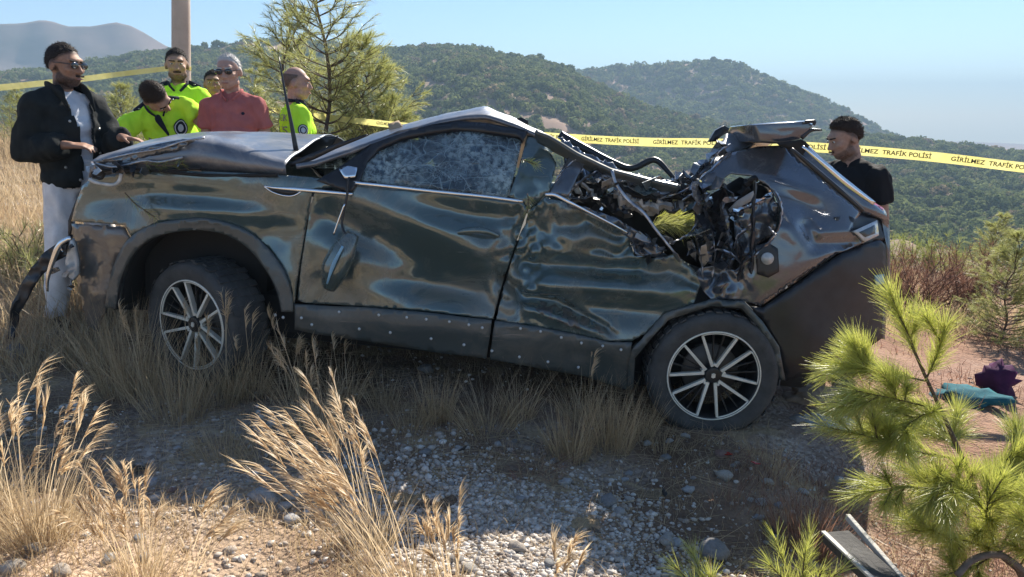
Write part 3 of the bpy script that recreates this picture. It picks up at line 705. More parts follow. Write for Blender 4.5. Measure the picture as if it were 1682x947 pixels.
panel('card_scrap', [(637,203),(655,197),(663,209),(641,224)], M_card, car, depth=.10, fn=body_y, step=8, thick=.004)
panel('scuttle', [(462,246),(486,228),(556,223),(546,238),(520,250),(496,258),(466,258)], M_black, car, depth=.75, fn=None, step=10, crumple=.02, cs=20)
panel('windscreen_edge', [(470,270),(500,256),(545,238),(600,220),(606,222),(550,245),(515,262),(480,274)], M_black, car, depth=.10, fn=None, step=8, thick=.01)
strip('bent_rod', [(487,250),(479,205),(468,150),(458,93)], [.32,.32,.33,.36], [.015,.010,.006,.003], M_black, car, steps=14)  # bent black rod at the scuttle, taken for a wiper arm sticking up

# --- middle pillar, rear door frame and rear door
panel('middle_pillar', [(866,222),(888,223),(914,268),(902,316),(893,323),(869,344),(861,331),(836,322),(850,283)], M_paint, car, depth=.015, step=7, crumple=.012, cs=40)
panel('rear_door_frame', [(938,248),(964,260),(948,290),(932,326),(902,316)], M_paint2, car, depth=.03, step=8, thick=.02)
rdoor = panel('rear_door', [(870,347),(895,323),(930,333),(960,348),(1000,368),(1032,386),(1042,421),(1075,424),(1109,418),(1145,443),(1150,470),(1140,499),(1091,514),(1062,546),(1038,560),(1000,560),(880,536),(815,525),(824,484),(834,450),(851,400)], M_paint, car, step=5, ragged=.8)
panel('torn_door_skin', [(868,497),(890,494),(940,507),(992,534),(995,547),(950,540),(900,523)], M_bare if False else M_dusty, rdoor, depth=-.012, step=6, crumple=.02, cs=14, thick=.004)
strip('belt_trim', [(895,320),(911,320),(935,332),(970,350),(1005,368),(1032,383)], [-.01,-.02,-.02,0,.02,.04], [.010,.009,.007,.006], M_chrome, rdoor, flat=.5)
strip('window_seal', [(1005,279),(1012,302),(1032,328),(1058,350),(1080,380),(1109,416)], [.12,.10,.08,.05,.03,.02], [.009,.010,.008,.006], M_bare, rdoor, flat=.6)
panel('buckled_door_top', [(930,335),(970,343),(1010,356),(1045,380),(1095,412),(1070,424),(1044,416),(1030,388),(990,362)], M_paint2, rdoor, depth=-.02, step=6, crumple=.035, cs=18)

# --- crushed roof between the middle pillar and the tail
ca = [C(x, y, .16) for x, y in [(880,212),(905,222),(950,250),(1005,276),(1060,290),(1118,303)]]
cb = [C(x, y, .24) for x, y in [(884,230),(906,240),(944,264),(992,288),(1040,312),(1100,326)]]
loft('crushed_roof_rail', [ca, cb], M_clad, car, n=44, m=5, thick=.02, crumple=.012, cs=.09)
cc = [C(x, y, .45) for x, y in [(915,226),(960,252),(1010,275),(1070,296),(1130,300),(1165,290)]]
cd = [C(x, y, .40) for x, y in [(930,268),(965,285),(1000,305),(1040,322),(1100,330),(1160,318)]]
ce = [C(x, y, .34) for x, y in [(960,300),(990,312),(1020,330),(1050,345),(1095,348),(1150,338)]]
loft('crushed_roof', [cc, cd, ce], M_paint2, car, n=60, m=7, thick=.006, crumple=.05, cs=.07)
rg = random.Random(3)
def torn(name, pts, y, r, mat):
    """ragged ribbon of torn sheet: kinked, uneven in width, folded along its length"""
    n = len(pts)*4; Q = soft(pts, n) if len(pts) > 2 else [tuple(np.array(pts[0])*(1-t)+np.array(pts[1])*t) for t in np.linspace(0, 1, n)]
    V = []; F = []; w = r*320*1.25
    for i, (x, yy) in enumerate(Q):
        a, b = Q[max(i-1, 0)], Q[min(i+1, n-1)]; tx, ty = b[0]-a[0], b[1]-a[1]; L = math.hypot(tx, ty)+1e-6; nx, ny = -ty/L, tx/L
        j = .0 if i in (0, n-1) else w*.45; x += rg.uniform(-j, j); yy += rg.uniform(-j, j); ww = w*rg.uniform(.45, 1.2)*(.5 if i in (0, n-1) else 1)
        f1 = rg.uniform(-.5, 1)*r*2
        for q, dy in ((-1, f1), (0, -r*.8), (1, r*rg.uniform(.2, 2.2))): V.append(C(x+nx*ww*q, yy+ny*ww*q, y+dy)-BASE)
        if i:
            k = (i-1)*3; F += [[k, k+1, k+4, k+3], [k+1, k+2, k+5, k+4]]
    o = mesh_obj(name, V, F, mat, car, False); s_ = o.modifiers.new('solid', 'SOLIDIFY'); s_.thickness = .003
    return o
def shards(n, zone, ymin, ymax, seed, big=17):
    r_ = random.Random(seed); x0, y0, x1, y1 = zone
    for k in range(n):
        cx, cy = r_.uniform(x0, x1), r_.uniform(y0, y1); s = r_.uniform(6, big); a0 = r_.uniform(0, 6.28); el = r_.uniform(.18, .55); m = r_.randint(4, 6)
        pl = []
        for i in range(m):
            a = 2*math.pi*i/m; rr = s*r_.uniform(.6, 1.3); u, v = math.cos(a)*rr, math.sin(a)*rr*el; pl.append((cx+u*math.cos(a0)-v*math.sin(a0), cy+u*math.sin(a0)+v*math.cos(a0)))
        mt = r_.choice([M_paint2, M_paint2, M_paint, M_bare, M_black, M_black, M_liner, M_dusty])
        tilt = (r_.uniform(-.012, .012), r_.uniform(-.012, .012)); yc = r_.uniform(ymin, ymax)
        panel('metal_shard', pl, mt, car, fn=lambda px, py, t=tilt, c=(cx, cy): (px-c[0])*t[0]+(py-c[1])*t[1], depth=yc, step=6, crumple=.018, cs=11, thick=.003, smooth_=False)
lin = [([(985,286),(1020,296),(1060,304),(1100,302)], M_bare, .010), ([(1000,300),(1040,306),(1085,318),(1112,306)], M_liner, .016), ([(1008,318),(1035,330),(1065,338),(1090,332)], M_liner, .018), ([(1012,305),(1050,320),(1080,326)], M_dark, .014), ([(1020,338),(1052,346),(1078,348)], M_liner, .014), ([(1040,300),(1075,302),(1095,312),(1075,322),(1082,310)], M_bare, .008), ([(1060,346),(1090,330),(1120,322),(1150,330)], M_dark, .016), ([(1072,340),(1105,328),(1135,326),(1160,344)], M_bare, .006), ([(1100,300),(1130,296),(1150,280),(1170,262)], M_paint2, .016), ([(1085,326),(1125,312),(1155,290),(1185,262)], M_bare, .006), ([(1060,305),(1090,296),(1116,301)], M_bare, .007), ([(1008,312),(1030,322),(1052,331)], M_bare, .005), ([(985,296),(1010,303),(1036,309)], M_liner, .008), ([(1040,338),(1062,334),(1088,340)], M_bare, .006), ([(998,292),(1030,300),(1052,312)], M_dark, .012), ([(1095,322),(1112,312),(1128,316),(1150,306)], M_dark, .012), ([(1120,330),(1138,318),(1158,312)], M_bare, .005)]
lin += [([(975,278),(1010,292),(1055,300),(1110,306)], M_bare, .022), ([(1005,300),(1045,312),(1085,322),(1120,318)], M_paint2, .030), ([(1015,322),(1045,334),(1078,340),(1105,338)], M_liner, .026), ([(1030,310),(1070,316),(1100,316)], M_bare, .018), ([(1110,300),(1140,288),(1165,262),(1192,236)], M_paint2, .030), ([(1118,316),(1150,300),(1178,270),(1200,250)], M_bare, .014)]
for pts, mt, r_ in lin:
    torn('crumpled_strip', pts, rg.uniform(.16, .28), r_, mt)
strip('loose_roof_bar', [(919,220),(925,224),(960,244),(1005,266),(1038,276),(1068,263),(1082,265),(1098,282),(1114,300)], [.7,.7,.66,.6,.6,.6,.6,.55,.5], [.024,.026,.026,.022,.018,.018,.018,.014,.01], M_black, car, flat=.6, steps=40)
panel('roof_bar_foot', [(844,196),(856,192),(868,198),(866,208),(852,202)], M_black, car, depth=.5, fn=None, step=6, thick=.04)

# --- cabin seen through the gaps
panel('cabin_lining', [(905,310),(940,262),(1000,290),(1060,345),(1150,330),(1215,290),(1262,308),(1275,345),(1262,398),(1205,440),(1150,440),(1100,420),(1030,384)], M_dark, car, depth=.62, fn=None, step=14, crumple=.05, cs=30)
def seat(px, py, y):
    s = panel('seat_back', [(px-34,py+100),(px-30,py+10),(px-12,py-8),(px+14,py-8),(px+32,py+12),(px+38,py+100)], M_fabric, car, depth=y, fn=None, step=10, thick=.14)
    panel('headrest', [(px-20,py-40),(px+22,py-42),(px+25,py-14),(px-18,py-12)], M_fabric, s, depth=y+.02, fn=None, step=8, thick=.10)
seat(808, 276, .45); seat(775, 280, 1.05)
panel('curtain_airbag', [(745,216),(800,216),(852,228),(842,290),(833,322),(800,312),(788,268),(762,240)], M_airbag, car, depth=.30, fn=None, step=12, crumple=.03, cs=50, thick=.03)
panel('dashboard', [(560,292),(600,276),(640,278),(660,320),(640,340),(560,330)], M_black, car, depth=.5, fn=None, step=14, thick=.5)
for k, (pts, mt, r_, y_) in enumerate([
    ([(912,300),(925,280),(946,262)], M_bare, .005, .10), ([(935,316),(955,296),(980,280)], M_bare, .007, .14), ([(955,300),(975,320),(985,335)], M_liner, .012, .3), ([(985,290),(990,310),(1002,330),(1010,350)], M_black, .018, .2), ([(940,330),(975,325),(1010,345),(1040,352)], M_black, .02, .22),
    ([(1168,268),(1180,250),(1200,236)], M_bare, .006, .12), ([(1240,296),(1239,340),(1236,400),(1234,450)], M_black, .011, -.01), ([(1196,352),(1216,344),(1246,332),(1268,315)], M_chrome, .013, .03), ([(1272,312),(1280,326),(1284,345),(1281,368),(1274,384),(1262,372)], M_bare, .006, -.01), ([(1206,408),(1213,386),(1228,374),(1236,358)], M_bare, .007, .02),
    ([(1150,300),(1160,330),(1158,370),(1166,400),(1160,430)], M_paint2, .022, .08), ([(1188,300),(1176,340),(1184,380),(1178,420),(1186,446)], M_black, .026, .10), ([(1100,400),(1125,388),(1142,372),(1150,350)], M_bare, .006, .05), ([(1188,330),(1190,360),(1200,400),(1198,440)], M_paint2, .016, .04), ([(1152,420),(1180,410),(1205,420),(1222,440)], M_bare, .006, .0), ([(1275,385),(1258,402),(1232,424),(1206,446)], M_bare, .006, .0), ([(1160,345),(1180,352),(1200,350)], M_dark, .03, .12), ([(1210,340),(1230,300),(1245,292)], M_dark, .02, .15), ([(1145,395),(1152,430),(1156,460)], M_bare, .005, .0), ([(1170,380),(1174,420),(1170,455)], M_bare, .004, .0), ([(1215,400),(1218,430),(1212,462)], M_black, .012, .0)]):
    torn('torn_strip', pts, y_, r_, mt)
panel('cabin_trim', [(1197,344),(1210,330),(1240,312),(1238,328),(1215,340),(1198,350)], M_liner, car, depth=.10, fn=None, step=8)
panel('torn_inner_wing', [(1145,330),(1175,320),(1195,350),(1205,400),(1200,440),(1170,450),(1150,425),(1140,380)], M_paint2, car, depth=.16, fn=None, step=6, crumple=.09, cs=22)
panel('torn_inner_wing', [(1205,345),(1240,330),(1270,318),(1278,345),(1272,384),(1240,405),(1210,430)], M_paint2, car, depth=.10, fn=None, step=6, crumple=.05, cs=26)

shards(20, (1142, 300, 1238, 440), .0, .14, 1, 28); shards(14, (985, 290, 1130, 345), .14, .3, 2, 24); shards(12, (930, 275, 1010, 345), .12, .35, 3, 22); shards(16, (1040, 385, 1150, 430), -.01, .08, 4); shards(10, (150, 262, 300, 284), -.015, .01, 5); shards(9, (84, 396, 126, 476), .08, .16, 6, 13)
# --- tail
quarter = panel('rear_quarter_panel', [(1150,302),(1170,272),(1203,250),(1245,240),(1290,238),(1311,262),(1360,303),(1415,348),(1402,366),(1400,380),(1420,398),(1376,416),(1250,502),(1222,494),(1168,490),(1148,470),(1145,443),(1178,436),(1208,444),(1240,408),(1263,399),(1274,384),(1283,362),(1284,345),(1276,325),(1262,305),(1235,288),(1200,284),(1172,304)], M_paint2, car, step=5.5)
panel('fuel_flap_recess', [(1240,404),(1262,398),(1278,408),(1280,446),(1262,456),(1244,450)], M_black, quarter, depth=-.008, step=8, thick=.006)
cpx = C(1260, 424, body_y(1260, 424)-.02)-BASE
MB().capsule(cpx-ey*.012, cpx+ey*.012, .030, .030, n=18, round0=False, round1=False).build('fuel_cap', M_lens, quarter)
panel('tail_lamp_housing', [(1330,374),(1372,356),(1415,350),(1450,358),(1455,395),(1420,400),(1370,402),(1340,396)], M_black, car, depth=.0, step=7, crumple=.02, cs=22, thick=.02)
tl = panel('tail_lamp', [(1403,379),(1441,361),(1444,386),(1421,397)], M_lens, car, depth=-.025, step=6, thick=.02)
panel('lamp_insert', [(1412,381),(1437,369),(1438,383),(1422,389)], M_clad, tl, depth=-.032, step=5, thick=.004)
panel('red_lamp_shard', [(1424,337),(1436,332),(1452,342),(1450,350),(1436,347)], M_red, car, depth=-.02, step=5, thick=.02)
bump = panel('rear_bumper', [(1376,419),(1422,400),(1446,394),(1455,402),(1457,450),(1451,500),(1448,556),(1400,590),(1340,612),(1290,626),(1287,612),(1280,569),(1258,530),(1232,503),(1252,505)], M_black, car, step=9, depth=.0)
panel('bumper_reflector', [(1438,452),(1452,450),(1453,466),(1440,468)], M_blade, bump, depth=-.012, step=6)
t0 = [C(x, y, body_y(x, y)) for x, y in [(1290,238),(1311,262),(1360,303),(1415,348),(1448,360),(1456,402),(1457,450),(1451,500),(1448,556)]]
t1 = [C(x, y, body_y(x, y)+.03) for x, y in [(1325,237),(1345,256),(1385,292),(1437,334),(1456,348),(1459,402),(1460,450),(1455,500),(1451,556)]]
t2 = [p+ey*.75+ex*.06+Vector((0,0,-.20*max(0, 1-i/4))) for i, p in enumerate(t1)]; t3 = [p+ey*1.35+Vector((0,0,-.42*max(0, 1-i/4))) for i, p in enumerate(t1)]
loft('tailgate', [t0, t1, t2, t3], M_paint2, car, n=44, m=6, crumple=.006, cs=.15)
strip('tailgate_seam', [(1300,244),(1330,270),(1372,306),(1418,346)], -.006, [.008,.012,.012,.008], M_black, car, flat=.6)
strip('screen_edge', [(1318,240),(1352,268),(1392,302),(1436,334)], .0, [.006,.014,.016,.010], M_chrome, car, flat=.4)
# roof remnant above the quarter, spoiler, torn wing tip
def slope_y(px, py): return .16 + (290-py)/75*.42
panel('roof_remnant', [(1149,286),(1160,268),(1176,250),(1193,219),(1240,217),(1241,234),(1203,251),(1172,272)], M_top, car, fn=slope_y, step=6, crumple=.012, cs=30)
SPO = [(1234,204),(1280,200),(1327,197.5),(1340,204),(1330,216),(1316,229),(1278,236),(1243,233)]
s0 = [C(x, y, .16) for x, y in SPO]; mid = sum(s0, Vector())/len(s0)
srow = [[mid+(p-mid)*.2 for p in s0], [mid+(p-mid)*.9-ey*.004 for p in s0], [p+ey*.03 for p in s0], [p+ey*.42+Vector((0,0,-.015)) for p in s0], [mid+ey*.8+(p-mid)*.8+Vector((0,0,-.16)) for p in s0]]
sp = MB().ring_tube([[q-BASE for q in r] for r in srow]).build('spoiler', M_paint2, car, bevel=.006)
strip('spoiler_lip', [(1322,200),(1338,199),(1336,205)], .14, .008, M_black, sp, flat=.5)
strip('torn_bracket', [(1316,226),(1332,214),(1350,213)], .16, [.014,.009,.004], M_black, car, flat=.5)
panel('torn_wing_tip', [(1165,233),(1176,214),(1190,206),(1202,213),(1184,224),(1176,232)], M_black, car, depth=.85, fn=None, step=8, thick=.05)
panel('under_spoiler', [(1275,234),(1316,229),(1330,238),(1316,258),(1296,246)], M_dark, car, depth=.10, fn=None, step=8, crumple=.02, cs=14)

# --- arches, underbody, far side
RO = [(1030,640),(1033,582),(1060,549),(1091,515),(1138,500),(1168,491),(1222,495),(1253,528),(1280,569),(1290,625)]
panel('rear_arch_edge', RO+[(1280,622),(1271,575),(1245,536),(1218,506),(1168,502),(1140,511),(1097,525),(1068,557),(1043,588),(1040,640)], M_clad, car, depth=-.02, step=7, thick=.03, crumple=.006, cs=20)
arch_liner([(1040,640),(1043,588),(1068,557),(1097,525),(1140,511),(1168,502),(1218,506),(1245,536),(1271,575),(1280,622)], .01, .5, M_dark, 0, 0)
mb = MB(); Mx = Matrix((ex, ey, ez)).transposed()
mb.box(wor(-1.15, .92, .02)-BASE, (1.75, .70, .13), Mx); mb.box(wor(-2.75, .92, .30)-BASE, (.35, .68, .30), Mx); mb.box(wor(.45, .95, .28)-BASE, (.36, .70, .26), Mx)
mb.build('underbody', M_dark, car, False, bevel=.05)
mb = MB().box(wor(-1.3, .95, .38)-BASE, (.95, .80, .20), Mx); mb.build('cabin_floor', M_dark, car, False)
FAR = [(135,310),(270,285),(455,292),(700,318),(870,342),(960,352),(1110,400),(1200,395),(1290,380),(1415,380),(1450,400),(1450,555),(1290,626),(1280,569),(1222,495),(1138,500),(1060,549),(1035,640),(800,590),(510,546),(480,500),(463,440),(380,370),(254,367),(193,419),(172,500),(140,530),(118,362)]
vs, fs = flat_mesh(FAR, 16)
V = []
for p in vs:
    q = loc(C(p.x, p.y, body_y(p.x, p.y))); V.append(wor(q.x, 1.80-q.y, q.z)-BASE)
o = mesh_obj('far_side_panel', V, [list(f_) for f_ in fs], M_paint, car); s = o.modifiers.new('solid', 'SOLIDIFY'); s.thickness = .02; s.offset = 0

# --- wheels
def wheel_proto():
    w = empty('wheel'); w.parent = car
    def lathe(name, prof, mat, n=56):
        rings = [[Vector((r*math.cos(2*math.pi*k/n), y, r*math.sin(2*math.pi*k/n))) for k in range(n)] for r, y in prof]
        return MB().ring_tube(rings, cap=False).build(name, mat, w)
    lathe('tyre', [(.232,.02),(.236,-.004),(.250,-.010),(.275,-.022),(.300,-.026),(.322,-.018),(.333,.004),(.336,.03),(.338,.10),(.336,.17),(.332,.20),(.318,.222),(.29,.226),(.236,.20),(.232,.17),(.232,.02)], M_rubber)
    tr = MB()
    for k in range(46):                      # tread blocks proud of the carcass
        a = 2*math.pi*k/46
        for y_ in (.03, .10, .17):
            Mr = Euler((0, -a, 0)).to_matrix()
            tr.box(Mr @ Vector((.3385, y_+(.012 if k % 2 else -.012), 0)), (.0035, .026, .016), Mr)
    tb = tr.build('tread', M_rubber, w, False)
    rim = lathe('rim', [(.236,.012),(.241,-.004),(.239,-.010),(.231,-.010),(.226,.004),(.218,.03),(.214,.15),(.232,.19),(.236,.19),(.236,.012)], M_alloyd)
    lathe('rim_edge', [(.2415,-.0045),(.2405,-.0115),(.2335,-.0115),(.2325,-.006),(.2415,-.0045)], M_alloy)
    lathe('brake_disc', [(.02,.085),(.145,.085),(.148,.09),(.148,.10),(.145,.105),(.02,.105),(.02,.085)], simple('brake_disc_steel', (.12,.11,.10), .5, .6), 40)
    def spoke(a0, a1, r0, r1, w0, w1, y0, y1, th, mat, name):
        p0 = Vector((math.cos(a0)*r0, y0, math.sin(a0)*r0)); p1 = Vector((math.cos(a1)*r1, y1, math.sin(a1)*r1))
        d = (p1-p0).normalized(); s_ = Vector((0,1,0)).cross(d).normalized(); q = []
        for p, w_ in ((p0, w0), (p1, w1)):
            q += [p-s_*w_, p+s_*w_, p+s_*w_*.7+Vector((0,th,0)), p-s_*w_*.7+Vector((0,th,0))]
        return MB().add(q, [[0,1,2,3][::-1],[4,5,6,7],[0,1,5,4],[1,2,6,5],[2,3,7,6],[3,0,4,7]]).build(name, mat, w, False, bevel=.0015)
    for k in range(5):
        c = math.pi/2 + k*2*math.pi/5
        for s_ in (-1, 1):
            spoke(c+s_*.20, c+s_*.40, .045, .232, .0085, .0065, .012, -.004, .03, M_alloy, 'spoke')
            spoke(c+s_*.10, c+s_*.13, .05, .230, .0035, .0035, .030, .012, .02, M_alloyd, 'thin_spoke')
        mb_ = MB(); pts = [Vector((math.cos(c+t)*.2285, -.005, math.sin(c+t)*.2285)) for t in np.linspace(-.41, .41, 12)]
        mb_.tube(pts, .0045, 6).build('spoke_arch', M_alloy, w)
    MB().capsule((0, .004, 0), (0, .06, 0), .040, .048, n=20, round0=False, round1=False).build('hub_cap', M_alloyd, w, bevel=.004)
    mb_ = MB(); mb_.box((0, .002, 0), (.004, .003, .013)); mb_.box((.007, .002, 0), (.003, .003, .010)); mb_.box((-.007, .002, 0), (.003, .003, .010)); mb_.build('hub_emblem', M_alloy, w, False)
    for k in range(5):
        a = 2*math.pi*k/5+.3
        MB().capsule((math.cos(a)*.058, .008, math.sin(a)*.058), (math.cos(a)*.058, .05, math.sin(a)*.058), .008, .009, n=6, round0=False, round1=False).build('wheel_nut', M_alloy, w, False)
    return w
def car_rot(steer=0, spin=0):
    return (Mx @ Euler((0, 0, steer)).to_matrix() @ Euler((0, spin, 0)).to_matrix()).to_euler()
w0 = wheel_proto(); w0.location = C(1172, 617, .0)-BASE; w0.rotation_euler = car_rot(0, R(0)); w0['label'] = 'rear wheel with pale spokes'
w1 = copy_tree(w0, car); w1.location = C(316, 533, .05)-BASE; w1.rotation_euler = car_rot(R(-26), R(9)); w1['label'] = 'turned front wheel with pale spokes'
for w_, x_ in ((0, 0.0), (1, -2.66)):
    w2 = copy_tree(w0, car); q = loc(w0.location+BASE); w2.location = wor(x_, 1.80, 0)-BASE; w2.rotation_euler = (Mx @ Euler((0, 0, math.pi)).to_matrix()).to_euler(); w2['label'] = 'wheel on the hidden side of the car'

# ================================================================== people
from mathutils.bvhtree import BVHTree
def remesh(mb, voxel, smooth_it=6):
    me = bpy.data.meshes.new('tmp'); me.from_pydata([tuple(p) for p in mb.v], [], mb.f); me.update()
    bm = bmesh.new(); bm.from_mesh(me); bmesh.ops.recalc_face_normals(bm, faces=bm.faces); bm.to_mesh(me); bm.free()
    o = bpy.data.objects.new('tmp', me); COL.objects.link(o)
    r = o.modifiers.new('r', 'REMESH'); r.mode = 'VOXEL'; r.voxel_size = voxel
    s = o.modifiers.new('s', 'SMOOTH'); s.iterations = smooth_it; s.factor = .5
    dg = bpy.context.evaluated_depsgraph_get(); ev = o.evaluated_get(dg); m = ev.to_mesh()
    n = len(m.vertices); co = np.empty(n*3, np.float32); m.vertices.foreach_get('co', co); no = np.empty(n*3, np.float32); m.vertices.foreach_get('normal', no)
    fs = [list(p.vertices) for p in m.polygons]; ev.to_mesh_clear()
    bpy.data.objects.remove(o); bpy.data.meshes.remove(me)
    return co.reshape(-1, 3), no.reshape(-1, 3), fs
def wrinkle(co, no, amp, s, seed, zs=1.6):
    out = co.copy()
    for i, p in enumerate(co):
        q = Vector((p[0]/s+seed, p[1]/s, p[2]/(s*zs)))
        out[i] += no[i]*amp*((1-abs(mnoise.noise(q))*2) + .4*mnoise.noise(q*2.7))
    return out
def cut(co, fs, pred):
    kill = np.array([pred(p) for p in co])
    f2 = [f for f in fs if not all(kill[i] for i in f)]
    used = sorted({i for f in f2 for i in f}); mp = {k: j for j, k in enumerate(used)}
    return co[used], [[mp[i] for i in f] for f in f2]
def skin_mat(name, c, hairc=(.03, .022, .02)):
    m, nt, b, out = nodes_of(name); L = nt.links
    t, r = noise_ramp(nt, 55, [(.3, tuple(x*.72 for x in c)), (.7, c)])
    at_ = nt.nodes.new('ShaderNodeAttribute'); at_.attribute_name = 'growth'
    t2, r2 = noise_ramp(nt, 260, [(.3, (.55,)*3), (.65, (1, 1, 1))], detail=2); mu = nt.nodes.new('ShaderNodeMath'); mu.operation = 'MULTIPLY'; L.new(at_.outputs['Fac'], mu.inputs[0]); L.new(r2.outputs[0], mu.inputs[1])
    mx = nt.nodes.new('ShaderNodeMix'); mx.data_type = 'RGBA'; mx.inputs[7].default_value = (*hairc, 1); L.new(mu.outputs[0], mx.inputs[0]); L.new(r.outputs[0], mx.inputs[6]); L.new(mx.outputs[2], b.inputs['Base Color'])
    b.inputs['Roughness'].default_value = .58; b.inputs['Specular IOR Level'].default_value = .3
    b.inputs['Subsurface Weight'].default_value = 0.1; b.inputs['Subsurface Radius'].default_value = (.02, .008, .004); b.inputs['Subsurface Scale'].default_value = .5
    return m
def cloth(name, c, c2=None, rough=.85, scale=14): return simple(name, c, rough, c2=c2 or tuple(x*.8 for x in c), scale=scale, bump=.25, bscale=260, spec=.2)
SK_TAN, SK_OLIVE, SK_PALE, SK_WHITE, SK_BROWN = skin_mat('tanned_skin', (.38, .215, .145)), skin_mat('olive_skin', (.44, .27, .19)), skin_mat('shaven_ruddy_skin', (.50, .29, .22), (.20, .16, .14)), skin_mat('white_haired_skin', (.52, .31, .235), (.52, .50, .48)), skin_mat('brown_haired_skin', (.46, .28, .20), (.06, .038, .028))
HAIR_B, HAIR_D, HAIR_W = cloth('black_hair', (.028, .022, .020), rough=.75), cloth('dark_brown_hair', (.040, .024, .016), rough=.6), cloth('white_hair', (.55, .54, .52), rough=.7)
STUBBLE = cloth('grey_stubble', (.17, .125, .105)); BEARD = cloth('black_beard', (.030, .022, .019)); BEARD2 = cloth('brown_stubble', (.085, .052, .04))
M_eyew, M_eyed, M_lip = simple('eye_white', (.7, .68, .64), .3), simple('eye_dark', (.03, .02, .015), .2), simple('lips', (.36, .16, .13), .5)
M_lensd = simple('dark_glasses', (.008, .009, .012), .06, coat=1)
HIVIS, NAVY = cloth('fluorescent_yellow_cloth', (.60, 1.0, .06), c2=(.48, .88, .04), scale=5), cloth('navy_cloth', (.018, .022, .042))
BLACKC, WHITEC, TROUS, REDC, TEEB = cloth('black_denim', (.022, .026, .026), c2=(.012, .014, .015)), cloth('white_cotton', (.74, .76, .80)), cloth('pale_trouser_cloth', (.88, .85, .83)), cloth('brick_red_cotton', (.47, .145, .13), c2=(.38, .115, .105)), cloth('black_cotton', (.016, .016, .018))
GREYT = simple('grey_print', (.28, .32, .24), .8); M_pin = simple('metal_button', (.6, .6, .58), .3, .9); M_emb = simple('pale_emblem_print', (.55, .58, .62), .8)

def text_mesh(body, size, align='CENTER'):
    cu = bpy.data.curves.new('t', 'FONT'); cu.body = body; cu.size = size; cu.align_x = align; cu.align_y = 'CENTER'; cu.resolution_u = 3; cu.offset = size*.02
    o = bpy.data.objects.new('t', cu); COL.objects.link(o)
    dg = bpy.context.evaluated_depsgraph_get(); m = bpy.data.meshes.new_from_object(o.evaluated_get(dg))
    v = [Vector(p.co) for p in m.vertices]; f = [list(p.vertices) for p in m.polygons]
    bpy.data.objects.remove(o); bpy.data.meshes.remove(m); bpy.data.curves.remove(cu)
    return v, f
def refine(v, f, L):
    bm = bmesh.new(); vs = [bm.verts.new(p) for p in v]
    for q in f:
        try: bm.faces.new([vs[i] for i in q])
        except ValueError: pass
    for _ in range(3):
        es = [e for e in bm.edges if e.calc_length() > L]
        if not es: break
        bmesh.ops.subdivide_edges(bm, edges=es, cuts=1); bmesh.ops.triangulate(bm, faces=bm.faces[:])
    bm.verts.index_update(); out = [p.co.copy() for p in bm.verts], [[q.index for q in g.verts] for g in bm.faces]; bm.free(); return out
def decal(name, v, f, bvh, o, right, up, d, mat, parent, lift=.004):
    """flat print laid onto a garment"""
    d = d.normalized(); V = []
    for p in v:
        s = o + right*p.x + up*p.y - d*.6
        h = bvh.ray_cast(s, d, 1.5); V.append((h[0] if h[0] else o + right*p.x + up*p.y) - d*lift)
    return mesh_obj(name, V, f, mat, parent, False)
def disc(r, n=20, hole=0, sy=1.0):
    if hole:
        v = [Vector((math.cos(2*math.pi*k/n)*q, math.sin(2*math.pi*k/n)*q*sy, 0)) for q in (hole, r) for k in range(n)]
        return v, [[k, (k+1) % n, n+(k+1) % n, n+k] for k in range(n)]
    return [Vector((0, 0, 0))]+[Vector((math.cos(2*math.pi*k/n)*r, math.sin(2*math.pi*k/n)*r*sy, 0)) for k in range(n)], [[0, 1+k, 1+(k+1) % n] for k in range(n)]

def shell(c, r, fac, M, nu=40, nv=28):
    """ellipsoid whose radius is scaled by fac(direction); emerges only where fac > 1"""
    V = []; F = []
    for i in range(nv+1):
        th = math.pi*i/nv
        for k in range(nu):
            ph = 2*math.pi*k/nu; d = Vector((math.sin(th)*math.cos(ph), math.sin(th)*math.sin(ph), math.cos(th)))
            s = fac(d); V.append(M @ (Vector(c)+Vector((d.x*r[0], d.y*r[1], d.z*r[2]))*s))
    for i in range(nv):
        for k in range(nu):
            a = i*nu+k; b = i*nu+(k+1) % nu; F.append([a, a+nu, b+nu, b])
    return V, F
def sm(a, b, x): t = max(0, min(1, (x-a)/(b-a))); return t*t*(3-2*t)

def dirs(nu, nv): return [Vector((math.sin(math.pi*i/nv)*math.cos(2*math.pi*k/nu), math.sin(math.pi*i/nv)*math.sin(2*math.pi*k/nu), math.cos(math.pi*i/nv))) for i in range(nv+1) for k in range(nu)]
def person_strands(root_):
    def strands(name, V, fac, thr, n, L, mat, c, comb):
        rng = np.random.default_rng(n); ok = [i for i, f_ in enumerate(fac) if f_ > thr]
        if not ok: return
        idx = rng.choice(ok, n); b = np.array([tuple(V[i]) for i in idx])+rng.normal(0, .0025, (n, 3)); c = np.array(tuple(c)); o = b-c; o /= np.linalg.norm(o, axis=1)[:, None]
        d = o*.8+np.array(tuple(comb))*.8+rng.normal(0, .35, (n, 3)); d /= np.linalg.norm(d, axis=1)[:, None]; L_ = L*rng.uniform(.4, 1.2, n)[:, None]
        sd = np.cross(d, o); sd /= np.linalg.norm(sd, axis=1)[:, None]+1e-9; w = .0014; b = b-o*.003
        v = np.stack([b-sd*w, b+sd*w, b+d*L_+sd*w*.3], 1).reshape(-1, 3); f = np.arange(n*3).reshape(-1, 3)
        mesh_obj(name, v, f, mat, root_, False)
    return strands
